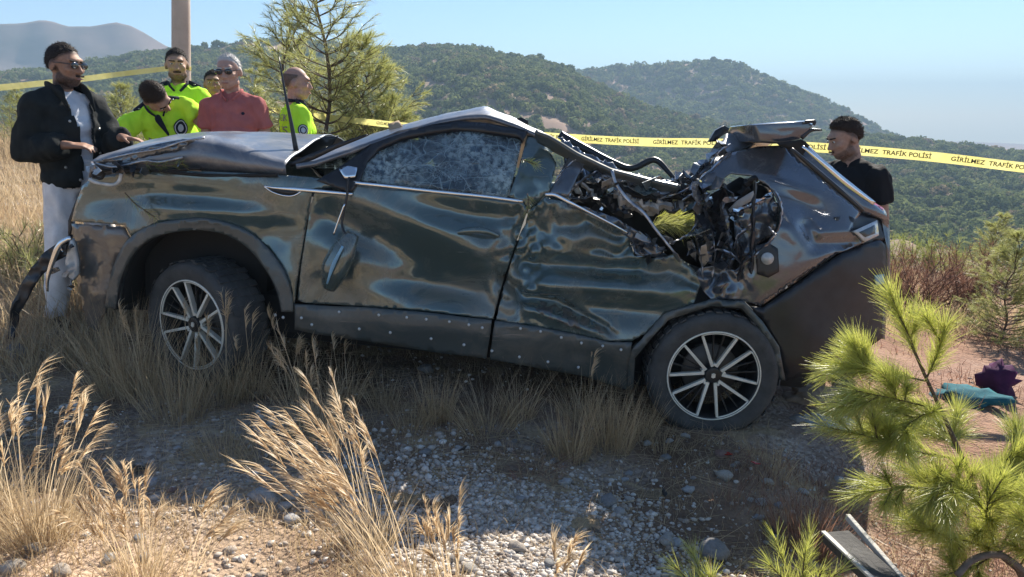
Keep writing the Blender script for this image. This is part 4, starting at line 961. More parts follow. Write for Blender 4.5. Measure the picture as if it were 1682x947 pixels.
def hand(mb, w, d, n, side, curl=.35, thumb=.6, spread=.1, r=.0088):
    """palm with five fingers; w wrist, d along the hand, n out of the back of the hand, side +1 thumb to d x n"""
    w = Vector(w); d = Vector(d).normalized(); n = (Vector(n)-d*Vector(n).dot(d)).normalized(); s = d.cross(n)*side
    for k in range(4):
        a = .030-.0195*k; mb.capsule(w+d*.012+s*a*.6, w+d*.092+s*a, .015, .0125, n=8)
    for k, L in enumerate((.070, .078, .073, .056)):
        a = .030-.0195*k; p = w+d*.092+s*a; dd = d.copy(); t = curl*(.8+.15*k)
        for q, fr in enumerate((.45, .31, .24)):
            dd = (Matrix.Rotation(-t, 3, d.cross(n)) @ dd if True else dd); dd = (dd + s*spread*(1-k/1.5)*.3).normalized()
            e = p+dd*L*fr; mb.capsule(p, e, r*(1-.07*q), r*(.93-.07*q), n=8); p = e
    p = w+d*.022+s*.026; dd = (d*.75+s*thumb-n*.25).normalized()
    for q, L in enumerate((.042, .032, .026)):
        e = p+dd*L; mb.capsule(p, e, .0125-.0015*q, .011-.0012*q, n=8); p = e; dd = (dd+d*.25-n*.12).normalized()

def person(label, px, py_top, Y, yaw, skin, height=None, lean=(0, 0), twist=0, head=(0, 0, 0), arms=None, hair=None, hair_style='short', beard=None, top=None, trousers=NAVY, glasses=False, voxel=.0095, legs=None, build_=1.0, lx=0, sleeve=.62, jacket=False, polo=False, back=0, belly=0):
    P0 = at(px, py_top, Y); gx, gy = P0.x+lx, Y+back; gz = Hs(gx, gy)
    h = height or (P0.z-gz); s = h/1.75
    root = empty('person', (gx, gy, gz), R(yaw)); root.scale = (s, s, s); tag(root, label, 'person', None)
    strands = person_strands(root)
    piv = Vector((0, 0, .96)); B = Euler((R(lean[0]), R(lean[1]), R(twist)), 'XYZ').to_matrix()
    def T(p): p = Vector(p); return piv + B @ (p-piv)
    neck = T((0, .012, 1.50)); HM = B @ Euler((R(head[1]), R(head[2]), R(head[0])), 'ZXY').to_matrix() if False else B @ (Euler((0, 0, R(head[0]))).to_matrix() @ Euler((R(head[1]), R(head[2]), 0)).to_matrix())
    def K(p): return neck + (HM if HM.determinant() > 1.1 else HM*1.10) @ (Vector(p)-Vector((0, .012, 1.50)))
    HM = HM*1.10; HK = Matrix.Translation(neck) @ HM.to_4x4() @ Matrix.Translation(Vector((0, -.012, -1.50)))
    hr = HM.normalized().to_quaternion()
    mb = MB(); b_ = build_
    # head and neck
    def E(c, r): mb.ellipsoid(K(c), [q_*1.10 for q_ in r], hr, 18, 12)
    E((0, .012, 1.655), (.074, .093, .092)); E((0, -.030, 1.615), (.064, .062, .082)); E((0, -.040, 1.560), (.050, .052, .046)); E((0, -.066, 1.540), (.026, .022, .020))
    E((0, -.070, 1.665), (.052, .026, .022))
    for q in (-1, 1):
        E((q*.040, -.066, 1.612), (.024, .024, .020)); E((q*.078, .012, 1.622), (.010, .021, .033)); E((q*.050, -.02, 1.560), (.018, .034, .026))
    mb.capsule(K((0, -.088, 1.648)), K((0, -.112, 1.606)), .009, .0135, n=8); 
    for q in (-1, 1): E((q*.012, -.100, 1.602), (.010, .011, .008))
    E((0, -.092, 1.572), (.022, .012, .008)); E((0, -.089, 1.562), (.019, .011, .007))
    mb.capsule(T((0, .02, 1.43)), K((0, .016, 1.57)), .062*b_, .054, n=16)
    # trunk
    for z, rx, ry, y in ((.93, .150, .105, .0), (1.04, .142, .100, -.005-belly*.4), (1.15, .150, .108, -.008-belly*.5), (1.26, .165, .112, 0), (1.36, .165, .100, .01)):
        mb.ellipsoid(T((0, y, z)), (rx*b_, ry*b_, .11), B.to_quaternion(), 18, 10)
    mb.capsule(T((-.12, .012, 1.40)), T((.12, .012, 1.40)), .055, .055)
    arms = arms or {}
    J = {}
    for q, nm in ((-1, 'r'), (1, 'l')):
        sh = T((q*.163*b_, .012, 1.385)); a = arms.get(nm)
        if a is None: el, wr, hd, hn = T((q*.235, .03, 1.12)), T((q*.245, -.03, .88)), B @ Vector((0, -.1, -1)), B @ Vector((q, 0, 0))
        else: el, wr, hd, hn = [Vector(t) for t in a[:4]]
        J[nm] = (sh, el, wr)
        mb.capsule(sh, el, .052*b_, .042*b_); mb.capsule(el, wr, .042*b_, .027)
        cu = a[4] if a and len(a) > 4 else .35; sd = a[5] if a and len(a) > 5 else q
        mb.capsule(wr, wr+Vector(hd).normalized()*.03, .027, .024); hand(mb, wr+Vector(hd).normalized()*.01, hd, hn, sd, cu)
    legs = legs or {'r': ((-.10, -.01, .50), (-.105, .03, .085)), 'l': ((.10, -.01, .50), (.105, .03, .085))}
    LJ = {}
    for q, nm in ((-1, 'r'), (1, 'l')):
        kn, an = [Vector(t) for t in legs[nm]]; hp = Vector((q*.085, 0, .92)); LJ[nm] = (hp, kn, an)
        mb.capsule(hp, kn, .082, .052); mb.capsule(kn, an, .052, .036); mb.capsule(an+Vector((0, .02, -.04)), an+Vector((q*.02, -.15, -.055)), .040, .030)
    co, no, fs = remesh(mb, voxel, 3)
    body = mesh_obj('body', co, fs, skin, root)
    inv = np.array(HK.inverted()); q_ = co @ inv[:3, :3].T + inv[:3, 3]
    def near_(c_, r_):
        d_ = (q_-np.array(c_))/np.array(r_); l_ = np.linalg.norm(d_, axis=1); return d_/(l_[:, None]+1e-9), l_
    d_, l_ = near_((0, .012, 1.652), (.076, .094, .093)); grow = np.zeros(len(co))
    if hair:
        ln_ = np.interp(d_[:, 1], [-1, -.75, -.45, -.2, 0, .25, .5, 1], [.52, .48, .28, -.02, -.20, -.55, -.85, -.95])+(.16*smooth(.1, -.5, d_[:, 1]) if hair is HAIR_W else 0)
        k_ = smooth(-.10, .12, d_[:, 2]-ln_)*(l_ < 1.45)
        if hair_style == 'bald': k_ = k_*(1-.7*smooth(.15, .6, d_[:, 2]))*.8
        grow = np.maximum(grow, k_)
    if beard:
        d_, l_ = near_((0, -.030, 1.580), (.068, .072, .068)); ln_ = np.interp(d_[:, 1], [-1, -.6, -.2, .1, .35, .6], [-.22, -.12, .02, .35, .75, .8])
        k_ = smooth(.10, -.14, d_[:, 2]-ln_)*smooth(.75, .40, d_[:, 1])*(l_ < 1.35)*(q_[:, 2] > 1.50)
        k_ = np.maximum(k_, .9*smooth(.34, .22, np.abs(d_[:, 0]))*smooth(.25, .12, d_[:, 2])*(d_[:, 1] < -.5)*(l_ < 1.4)*smooth(-.02, .06, d_[:, 2]))
        grow = np.maximum(grow, k_*(.95 if beard[1] >= .025 else .75))
    ga = body.data.attributes.new('growth', 'FLOAT', 'POINT'); ga.data.foreach_set('value', grow.astype(np.float32))
    # face
    for q in (-1, 1):
        MB().ellipsoid(K((q*.031, -.0875, 1.641)), (.0125, .006, .0065), hr, 10, 6).build('eye', M_eyew, root)
        MB().ellipsoid(K((q*.031, -.0925, 1.641)), (.006, .003, .006), hr, 8, 6).build('iris', M_eyed, root)
        MB().capsule(K((q*.014, -.096, 1.661)), K((q*.050, -.083, 1.663)), .0055, .004, n=6).build('eyebrow', HAIR_B if hair is not HAIR_W else HAIR_W, root)
    MB().capsule(K((-.020, -.1025, 1.567)), K((.020, -.1025, 1.567)), .0042, .0042, n=8).build('mouth', M_lip, root)
    # hair
    if hair:
        rs = random.Random(int(px))
        def hf(d):
            # hairline: high over the brow, in front of the ears, low at the nape
            line = float(np.interp(d.y, [-1, -.75, -.45, -.2, 0, .25, .5, 1], [.56, .52, .33, .06, -.06, -.42, -.70, -.80]))
            if hair is HAIR_W: line += .16*sm(.1, -.5, d.y)
            line += .05*mnoise.noise(Vector((d.x*12, d.y*12, px)))
            side = abs(d.x)
            k = sm(-.04, .26, d.z-line)
            if hair_style == 'bald': k *= 1-sm(.30, .60, d.z)
            th = .04 if hair_style == 'short' else (.20 if hair_style == 'quiff' else .02)
            if hair is HAIR_W: th = .012
            if hair_style == 'quiff': th = .04+.13*sm(.2, .9, d.z)*sm(.4, -.6, d.y)
            nz = mnoise.noise(Vector((d.x*9, d.y*9, d.z*9+px)))*.04 + mnoise.noise(Vector((d.x*26, d.y*12, d.z*26)))*.045
            return .90 + k*(.10+th*(.75 if side > .8 else 1)+ nz)
        V, F = shell((0, .012, 1.652), (.076, .094, .093), hf, HK, 84, 56)
        mesh_obj('hair', V, F, hair, root)
        strands('hair_strands', V, [hf(d_) for d_ in dirs(84, 56)], 1.0, 3000, .017 if hair_style == 'quiff' else (.008 if hair_style == 'bald' else .017), hair, HK @ Vector((0, .012, 1.652)), HM @ Vector((0, .5, -.6)) if hair_style != 'quiff' else HM @ Vector((.1, .5, -.1)))
    if beard:
        bm_, bt = beard
        def bf(d):
            ln_ = float(np.interp(d.y, [-1, -.6, -.2, .1, .35, .6], [-.30, -.24, -.10, .25, .60, .60]))
            k = sm(ln_+.09, ln_-.09, d.z+.08*mnoise.noise(Vector((d.x*9, d.y*9, d.z*9))))*sm(.62, .30, d.y)
            if abs(d.x) < .34 and d.z > -.42 and d.y < 0: k *= .25
            return .88 + k*(.115+bt*.7+.03*mnoise.noise(Vector((d.x*14, d.y*14, d.z*14))))
        V, F = shell((0, -.030, 1.580), (.068, .072, .068), bf, HK, 48, 36)
        if bt >= .03: mesh_obj('beard', V, F, bm_, root)
        strands('beard_strands', V, [bf(d_) for d_ in dirs(48, 36)], 1.0, 1500 if bt >= .03 else 700, .010 if bt >= .03 else .006, bm_, HK @ Vector((0, -.034, 1.58)), HM @ Vector((0, -.1, -.8)))
        MB().capsule(K((-.024, -.103, 1.583)), K((.024, -.103, 1.583)), .006, .006, n=8).build('moustache', bm_, root)
    if glasses:
        g = MB()
        for q in (-1, 1): g.ellipsoid(K((q*.034, -.099, 1.640)), (.030, .008, .021), hr, 14, 8)
        gl = g.build('glasses', M_lensd, root); fr = MB()
        fr.tube([K((-.012, -.106, 1.646)), K((.012, -.106, 1.646))], .003, 6)
        for q in (-1, 1): fr.tube([K((q*.062, -.094, 1.646)), K((q*.080, -.04, 1.645)), K((q*.080, .02, 1.640))], .0032, 6)
        fr.build('frame', M_lensd, gl)
    # trousers
    tb = MB(); tb.ellipsoid((0, 0, .95), (.168*b_, .122*b_, .12), None, 20, 10); tb.ellipsoid(T((0, -belly*.3, 1.03)), (.160*b_, .120*b_, .08), None, 20, 10)
    for nm in 'rl':
        hp, kn, an = LJ[nm]; tb.capsule(hp, kn, .096, .070); tb.capsule(kn, an+Vector((0, 0, -.02)), .070, .058, round1=False)
    co, no, fs = remesh(tb, .016, 3); co = wrinkle(co, no, .014, .08, px*.13, 2.4)
    mesh_obj('trousers', co, fs, trousers, root)
    sb = MB()
    for nm, q in (('r', -1), ('l', 1)):
        an = LJ[nm][2]; sb.capsule(an+Vector((0, .035, -.045)), an+Vector((q*.02, -.165, -.055)), .046, .036)
    for nm, q in (('r', -1), ('l', 1)):
        an = LJ[nm][2]; MB().capsule(an+Vector((0, .035, -.045)), an+Vector((q*.02, -.165, -.052)), .048, .038).build('shoe', NAVY if trousers is NAVY else BLACKC, root)
    # top
    def top_prims(off, sl, zlow, full=False):
        t = MB()
        for z, rx, ry, y in ((.96, .158, .112, 0), (1.04, .152, .108, -belly*.4), (1.15, .160, .116, -belly*.5), (1.26, .172, .118, 0), (1.345, .158, .104, .01)):
            if z >= zlow: t.ellipsoid(T((0, y, z)), (rx*b_+off, ry*b_+off, .115), B.to_quaternion(), 20, 10)
        for q in (-1, 1): t.capsule(T((0, .014, 1.435)), T((q*.145*b_, .012, 1.392)), .060+off, .056+off)
        t.capsule(T((0, .016, 1.41)), T((0, .016, 1.448)), .080+off*.5, .066+off*.5, round1=False)
        for nm in 'rl':
            sh, el, wr = J[nm]
            if sl <= 1: t.capsule(sh, sh.lerp(el, sl), .060*b_+off, .060*b_+off*1.3, round1=False)
            else:
                t.capsule(sh, el, .058*b_+off, .048*b_+off); t.capsule(el, el.lerp(wr, sl-1), .048*b_+off, .034+off, round1=False)
        return t
    co, no, fs = remesh(top_prims(.010 if jacket else .010, sleeve, .96), .011, 3); co = wrinkle(co, no, .006 if jacket else .013, .07, px*.3+5, 2.2)
    tp = mesh_obj('shirt', co, fs, top, root)
    bvh = BVHTree.FromPolygons([Vector(p) for p in co], fs)
    Binv = B.inverted()
    if polo or top is HIVIS:
        for q in (-1, 1):
            pts = [T((q*.070, .045, 1.50)), T((q*.078, -.01, 1.497)), T((q*.060, -.055, 1.470)), T((q*.022, -.085, 1.425))]
            MB().tube(cr(pts, 12), [.012]*4+[.017]*4+[.014]*4, 8, .45).build('collar', top if polo else NAVY, root)
        MB().tube(cr([T((-.070, .045, 1.50)), T((0, .085, 1.505)), T((.070, .045, 1.50))], 12), .014, 8, .5).build('collar', top if polo else NAVY, root)
    if jacket:
        co, no, fs = remesh(top_prims(.034, 1.92, .90), .013, 3); co = wrinkle(co, no, .014, .085, 3.3)
        def pred(p):
            q = Binv @ (Vector(p)-piv)+piv; w = .050+.030*sm(1.2, 1.42, q.z)+.035*sm(1.05, .86, q.z)
            return (q.y < -.02 and abs(q.x-.035) < w and abs(q.x) < .16) or q.z > 1.545 or q.z < .895
        co, fs = cut(co, fs, pred); jk = mesh_obj('jacket', co, fs, BLACKC, root)
        so = jk.modifiers.new('solid', 'SOLIDIFY'); so.thickness = .012; so.offset = -1
        for q in (-1, 1):
            pts = [T((q*.085, .05, 1.525)), T((q*.095, -.03, 1.510)), T((q*.085+.015, -.105, 1.455)), T((q*.075+.025, -.150, 1.36))]
            MB().tube(cr(pts, 14), [.016, .020, .026, .024, .012], 8, .35).build('collar', BLACKC, jk) if False else MB().tube(cr(pts, 14), list(np.interp(np.linspace(0, 1, 14), [0, .3, .6, 1], [.018, .026, .030, .008])), 8, .35).build('collar', BLACKC, jk)
        jb = BVHTree.FromPolygons([Vector(p) for p in co], fs)
        for x_, z_ in ((-.10, 1.02), (.125, 1.25), (.12, 1.10), (-.055, 1.30), (.12, .97), (-.04, .94)):
            o_ = T((x_, 0, z_)); hh = jb.ray_cast(o_+B @ Vector((0, -.6, 0)), B @ Vector((0, 1, 0)), 1)
            if hh[0]: MB().ellipsoid(hh[0], (.009, .006, .009), None, 8, 6).build('button', M_pin, jk)
    return dict(root=root, T=T, B=B, J=J, bvh=bvh, K=K, shirt=tp)

# bearded man in the open black jacket, talking with his hands
pA = person('bearded man in open black jacket, white shirt and pale trousers talking with his hands', 107, 76, 4.75, 54, SK_TAN, voxel=.0075, lx=-.04, head=(22, 9, 0), hair=HAIR_B, hair_style='short', beard=(BEARD, .026), top=WHITEC, trousers=TROUS, glasses=True, jacket=True, sleeve=.25, build_=1.0,
    arms={'r': ((-.245, .05, 1.13), (-.125, -.20, 1.16), (.80, -.62, -.06), (-.2, -.2, 1), .30, -1), 'l': ((.235, -.06, 1.13), (.17, -.30, 1.20), (.42, -.90, -.10), (.1, .1, 1), .18, 1)},
    legs={'r': ((-.17, -.03, .50), (-.22, .02, .085)), 'l': ((.10, -.06, .50), (.15, .05, .085))})
# traffic officer bent over the bonnet
pB = person('traffic officer in yellow shirt bending over the far side of the car bonnet', 262, 132, 6.2, 14, SK_BROWN, height=1.76, lean=(38, -16), head=(32, 40, -8), hair=HAIR_D, top=HIVIS, build_=1.08, lx=.12, back=.05,
    arms={'l': ((.22, -.30, 1.20), (.36, -.42, .98), (.2, -.3, -1), (1, 0, .2), .3, 1), 'r': ((-.46, -.32, 1.10), (-.36, -.52, .92), (.1, -.5, -.8), (-1, 0, .2), .3, -1)})
# officer standing by the pole
pC = person('dark haired bearded officer in yellow vest standing behind the bending officer, near the concrete pole', 288, 84, 6.75, 14, SK_OLIVE, head=(8, 6, 0), hair=HAIR_B, beard=(BEARD, .02), top=HIVIS, sleeve=.7, arms={'l': ((.30, -.02, 1.14), (.40, -.12, .92), (.2, -.2, -1), (1, 0, .2), .3, 1)})
# man in the red polo shirt
pD = person('white haired man in a brick red polo shirt and dark glasses looking down', 376, 92, 5.95, 4, SK_WHITE, head=(-4, 10, 0), hair=HAIR_W, hair_style='short', top=REDC, polo=True, glasses=True, build_=1.04, belly=.06, beard=None)
# bald officer
pE = person('balding grey traffic officer in yellow shirt seen from behind, beside the young pine', 507, 114, 6.35, 118, SK_PALE, head=(-22, 6, 0), hair=STUBBLE, hair_style='bald', top=HIVIS, build_=1.10, lx=-.12)
# man in the black T-shirt by the tail
pF = person('young man in black T-shirt with dark hair looking down beside the crushed tail', 1379, 195, 4.8, -58, SK_BROWN, head=(-26, 22, 0), hair=HAIR_D, hair_style='quiff', beard=(BEARD2, .015), top=TEEB, trousers=BLACKC, build_=1.12, lx=.10)
# someone behind the man in red
pG = person('person in dark clothes almost hidden behind the man in the red polo shirt', 349, 119, 7.15, 10, SK_TAN, hair=HAIR_B, top=TEEB, head=(10, 0, 0))

# prints on the shirts
def on_shirt(p, name, geo, c, face, mat, roll=0, lift=.005):
    B = p['B']; d = B @ Vector(face); up = B @ Vector((0, 0, 1)); right = d.cross(up).normalized(); up = right.cross(d).normalized()
    if roll: Q = Matrix.Rotation(R(roll), 3, d); right = Q @ right; up = Q @ up
    v, f = refine(*geo, .02); return decal(name, v, f, p['bvh'], p['T'](c), right, up, d, mat, p['root'], lift)
on_shirt(pE, 'back_lettering', text_mesh('TRAFİK', .075), (.0, .1, 1.36), (0, -1, 0), GREYT)
on_shirt(pE, 'back_lettering', text_mesh('POLİS', .085), (.0, .1, 1.26), (0, -1, 0), GREYT)
sh, el, wr = pE['J']['r']
def sleeve_patch(p, nm, q, r=.042, t=.45):
    sh, el, wr = p['J'][nm]; c = sh.lerp(el, t); d = Vector((-q, 0, 0)); up = (sh-el).normalized(); right = d.cross(up).normalized()
    for rad, hole, mt, lf in ((r, 0, NAVY, .004), (r*.84, r*.66, M_emb, .006), (r*.45, 0, M_emb, .006)):
        v, f = refine(*disc(rad, 20, hole, 1.15), .02); decal('sleeve_emblem', v, f, p['bvh'], c, right, up, d, mt, p['root'], lf)
sleeve_patch(pC, 'l', 1); sleeve_patch(pE, 'r', -1); sleeve_patch(pE, 'l', 1); sleeve_patch(pB, 'r', -1); sleeve_patch(pB, 'l', 1)
on_shirt(pB, 'chest_lettering', text_mesh('POLİS', .075), (-.07, -.1, 1.22), (0, 1, 0), GREYT, 18)
for rad, hole, mt, lf in ((.05, 0, NAVY, .005), (.043, .036, M_emb, .007), (.02, 0, M_emb, .007)): on_shirt(pB, 'chest_emblem', disc(rad, 20, hole, 1.25), (.10, -.1, 1.30), (0, 1, 0), mt, 0, lf)
for p, q in ((pB, -1), (pB, 1), (pC, -1), (pC, 1), (pE, -1), (pE, 1)):                       # shoulder straps
    T = p['T']; MB().tube([T((q*.075, .012, 1.492)), T((q*.12, .010, 1.474)), T((q*.165, .010, 1.452))], [.030, .030, .030], 8, .35).build('shoulder_strap', NAVY, p['root'])
    MB().ellipsoid(T((q*.125, .0, 1.484)), (.010, .010, .004), None, 8, 5).build('rank_star', M_pin, p['root'])
MB().capsule(pB['T']((-.012, -.128, 1.44)), pB['T']((0, -.145, 1.30)), .034, .012, n=8, flat=.4).build('undershirt', NAVY, pB['root'])
on_shirt(pD, 'chest_emblem', disc(.012, 8), (.095, -.1, 1.33), (0, 1, 0), NAVY)
on_shirt(pF, 'chest_emblem', ([Vector((-.03, 0, 0)), Vector((.0, -.016, 0)), Vector((.03, .004, 0)), Vector((.004, .018, 0))], [[0, 1, 2, 3]]), (.06, -.1, 1.34), (0, 1, 0), M_emb)
v_, f_ = [], []
# clipboard-like dark phone case held near the officer's hands
ph = at(196, 228, 5.1); pc = MB().box((0, 0, 0), (.055, .008, .045)); o = pc.build('clipboard', TEEB, None, False, bevel=.004); o.location = ph; o.rotation_euler = (R(-20), R(30), R(25)); tag(o, 'small dark folder held out beside the hands of the man in the black jacket', 'folder')

# ================================================================== pole and barrier tape
M_conc = simple('weathered_concrete', (.58, .49, .41), .9, c2=(.44, .36, .30), scale=3, bump=.3, bscale=70, spec=.2)
PP = at(298, 190, 12.6); pz = Hs(PP.x, PP.y)
n = 24
rings = [[Vector((math.cos(2*math.pi*k/n)*r, math.sin(2*math.pi*k/n)*r, z)) for k in range(n)] for z, r in ((-.4, .165), (0, .160), (1.5, .148), (3, .138), (6, .122), (9.2, .105))]
pole = empty('utility_pole', (PP.x-math.tan(R(5.4))*(PP.z-pz), PP.y, pz)); pole.rotation_euler = (0, R(5.4), 0); tag(pole, 'tall round concrete utility pole behind the officers', 'pole')
MB().ring_tube(rings).build('shaft', M_conc, pole)
MB().box((0, 0, 8.6), (.9, .06, .06)).build('cross_arm', M_conc, pole, False, bevel=.01)
for x_ in (-.8, 0, .8): MB().capsule((x_, 0, 8.68), (x_, 0, 8.84), .035, .03).build('insulator', M_black, pole)

def tape_mat():
    m, nt, b, out = nodes_of('yellow_barrier_film'); t, r = noise_ramp(nt, 5, [(.3, (.78, .70, .22)), (.7, (.88, .82, .34))])
    tr = nt.nodes.new('ShaderNodeBsdfTranslucent'); mx = nt.nodes.new('ShaderNodeMixShader'); mx.inputs[0].default_value = .5
    nt.links.new(r.outputs[0], b.inputs['Base Color']); nt.links.new(r.outputs[0], tr.inputs[0]); b.inputs['Roughness'].default_value = .35
    nt.links.new(b.outputs[0], mx.inputs[1]); nt.links.new(tr.outputs[0], mx.inputs[2]); nt.links.new(mx.outputs[0], out.inputs[0]); return m
M_tape = tape_mat(); M_ink = simple('black_ink', (.09, .085, .05), .7)
def tape(label, ctrl, width, text_from=None, seed=0):
    P = cr(ctrl, 160); d = [0]
    for a, b in zip(P, P[1:]): d.append(d[-1]+(b-a).length)
    def frame(s):
        i = min(max(int(np.searchsorted(d, s))-1, 0), len(P)-2); t = (s-d[i])/(d[i+1]-d[i]); p = P[i].lerp(P[i+1], t)
        tn = (P[i+1]-P[i]).normalized(); side = Vector((tn.y, -tn.x, 0)).normalized()
        tw = .35*mnoise.noise(Vector((s*.55, seed, 0)))+.12*mnoise.noise(Vector((s*2.1, seed, 4))); up = Vector((0, 0, 1))*math.cos(tw)+side*math.sin(tw)
        up = (up-tn*up.dot(tn)).normalized(); return p, tn, up, side
    V = []; F = []; N = 320
    for k in range(N+1):
        p, tn, up, side = frame(d[-1]*k/N)
        for v in (-.5, -.17, .17, .5): V.append(p+up*v*width+side*.004*mnoise.noise(Vector((k*.3, v*5, seed))))
        if k:
            for q in range(3): a = (k-1)*4+q; F.append([a, a+1, a+5, a+4])
    o = mesh_obj('barrier_tape', V, F, M_tape); tag(o, label, 'tape')
    if text_from is not None:
        v, f = text_mesh('GİRİLMEZ  TRAFİK POLİSİ', width*.62, 'LEFT'); L = max(p.x for p in v)-min(p.x for p in v); k = .60/L
        s = text_from; cnt = 0
        while s+.62 < d[-1]:
            W = []
            for p in v:
                q, tn, up, side = frame(s+p.x*k); W.append(q+up*(p.y)*1.0+side*(-.0035 if side.y > 0 else .0035))
            lt = mesh_obj('lettering', W, f, M_ink, o, False); s += .735; cnt += 1
    return o
tp = tape('yellow police tape printed GİRİLMEZ TRAFİK POLİSİ stretched behind the car', [at(299, 161, 12.44), at(437, 179, 10.35), at(640, 204, 8.55), at(905, 224, 6.95), at(1050, 232.5, 6.3), at(1180, 235, 5.85), at(1330, 241, 5.62), at(1520, 256, 5.5), at(1682, 275, 5.42), at(2050, 318, 5.4)], .070, 5.32, 1)
sk = at(2050, 318, 5.40); sz_ = Hs(sk.x, sk.y); st_ = MB().tube([(0, 0, -.2), (0, 0, 1.25)], [.022, .018], 8).build('wooden_stake', simple('raw_wood', (.36, .25, .15), .85, scale=12)); st_.location = (sk.x+.02, sk.y, sz_); tag(st_, 'wooden stake holding the end of the printed tape beyond the right edge', 'stake')
tape('plain looking yellow tape running from the pole past the man in the black jacket', [at(302, 109, 12.44), at(200, 121, 11.4), at(130, 130, 10.6), at(0, 143.5, 9.5), at(-160, 160, 8.4)], .075, None, 2)
tk = MB(); 
for z_, y_ in ((at(302, 109, 12.44).z, 0), (at(299, 161, 12.44).z, 0)):
    rr_ = .150; pts = [Vector((math.cos(a)*rr_, math.sin(a)*rr_, 0)) for a in np.linspace(0, 2*math.pi, 25)]
    lo = mesh_obj('tape_loop', [p+Vector((0, 0, s_*.03+.008*math.sin(p.x*20))) for p in pts for s_ in (-1, 1)], [[2*i, 2*i+1, 2*i+3, 2*i+2] for i in range(24)], M_tape, pole); lo.location = (0, 0, z_-pz)

# ================================================================== plants
def ribbons(base, direc, length, bend, width, seg=5, up=None, taper=1.0, rng=None, val=None, droop=0.0):
    """N curved tapering blades; base (N,3), direc (N,3) unit start direction, bend: horizontal vector (N,3) that the blade falls towards"""
    n = len(base); t = np.linspace(0, 1, seg+1)[None, :, None]
    c = base[:, None, :] + direc[:, None, :]*length[:, None, None]*t + bend[:, None, :]*length[:, None, None]*t*t
    c[:, :, 2] -= (droop*length)[:, None]*(t[:, :, 0]**2.5) if np.ndim(droop) else droop*length[:, None]*(t[:, :, 0]**2.5)
    side = np.cross(direc, rng.normal(size=(n, 3))); side /= np.linalg.norm(side, axis=1)[:, None]+1e-9
    w = width[:, None, None]*(1-t*t*.9*taper)*.5
    v = np.stack([c-side[:, None, :]*w, c+side[:, None, :]*w], 2)          # n, seg+1, 2, 3
    idx = (np.arange(n)*(seg+1)*2)[:, None]+np.arange(seg)[None, :]*2
    f = np.stack([idx, idx+1, idx+3, idx+2], -1).reshape(-1, 4)
    return v.reshape(-1, 3), f, c
def ribbon_obj(name, parts, mat, parent=None):
    V = []; F = []; A = []; b = 0
    for v, f, a in parts: V.append(v); F.append(f+b); A.append(a); b += len(v)
    o = mesh_obj(name, np.concatenate(V), np.concatenate(F), mat, parent)
    at_ = o.data.attributes.new('shade', 'FLOAT', 'POINT'); at_.data.foreach_set('value', np.concatenate(A).astype(np.float32))
    return o
def unit(a): return a/(np.linalg.norm(a, axis=-1, keepdims=True)+1e-9)
STRAW = [(0, (.36, .26, .15)), (.5, (.56, .43, .26)), (.85, (.70, .56, .36)), (1, (.50, .33, .20))]
M_straw = leafy('dry_straw', STRAW, trans=.5, attr='shade')
M_plume = leafy('golden_plume', [(0, (.55, .40, .23)), (.5, (.74, .58, .37)), (1, (.84, .70, .50))], trans=.55, attr='shade')
M_russet = leafy('russet_stalks', [(0, (.20, .11, .075)), (.6, (.34, .19, .13)), (1, (.44, .28, .18))], trans=.4, attr='shade')
M_needle = leafy('pine_needles', [(0, (.30, .22, .09)), (.16, (.30, .34, .06)), (.5, (.52, .55, .10)), (1, (.72, .70, .22))], trans=.55, gloss=.25, attr='shade')
M_needle2 = leafy('grey_green_needles', [(0, (.24, .27, .08)), (.5, (.42, .44, .14)), (1, (.60, .58, .24))], trans=.5, gloss=.2, attr='shade')
M_green = leafy('green_blades', [(0, (.16, .20, .05)), (.5, (.30, .34, .08)), (1, (.46, .46, .14))], trans=.5, attr='shade')
M_brown = leafy('dead_needles', [(0, (.13, .065, .045)), (.5, (.24, .125, .085)), (1, (.36, .20, .14))], trans=.35, attr='shade')
M_bark = simple('pine_bark', (.16, .105, .075), .9, c2=(.075, .05, .04), scale=30, bump=.5, bscale=80)
M_twig = simple('grey_twig', (.20, .15, .12), .85, c2=(.10, .075, .06), scale=25)

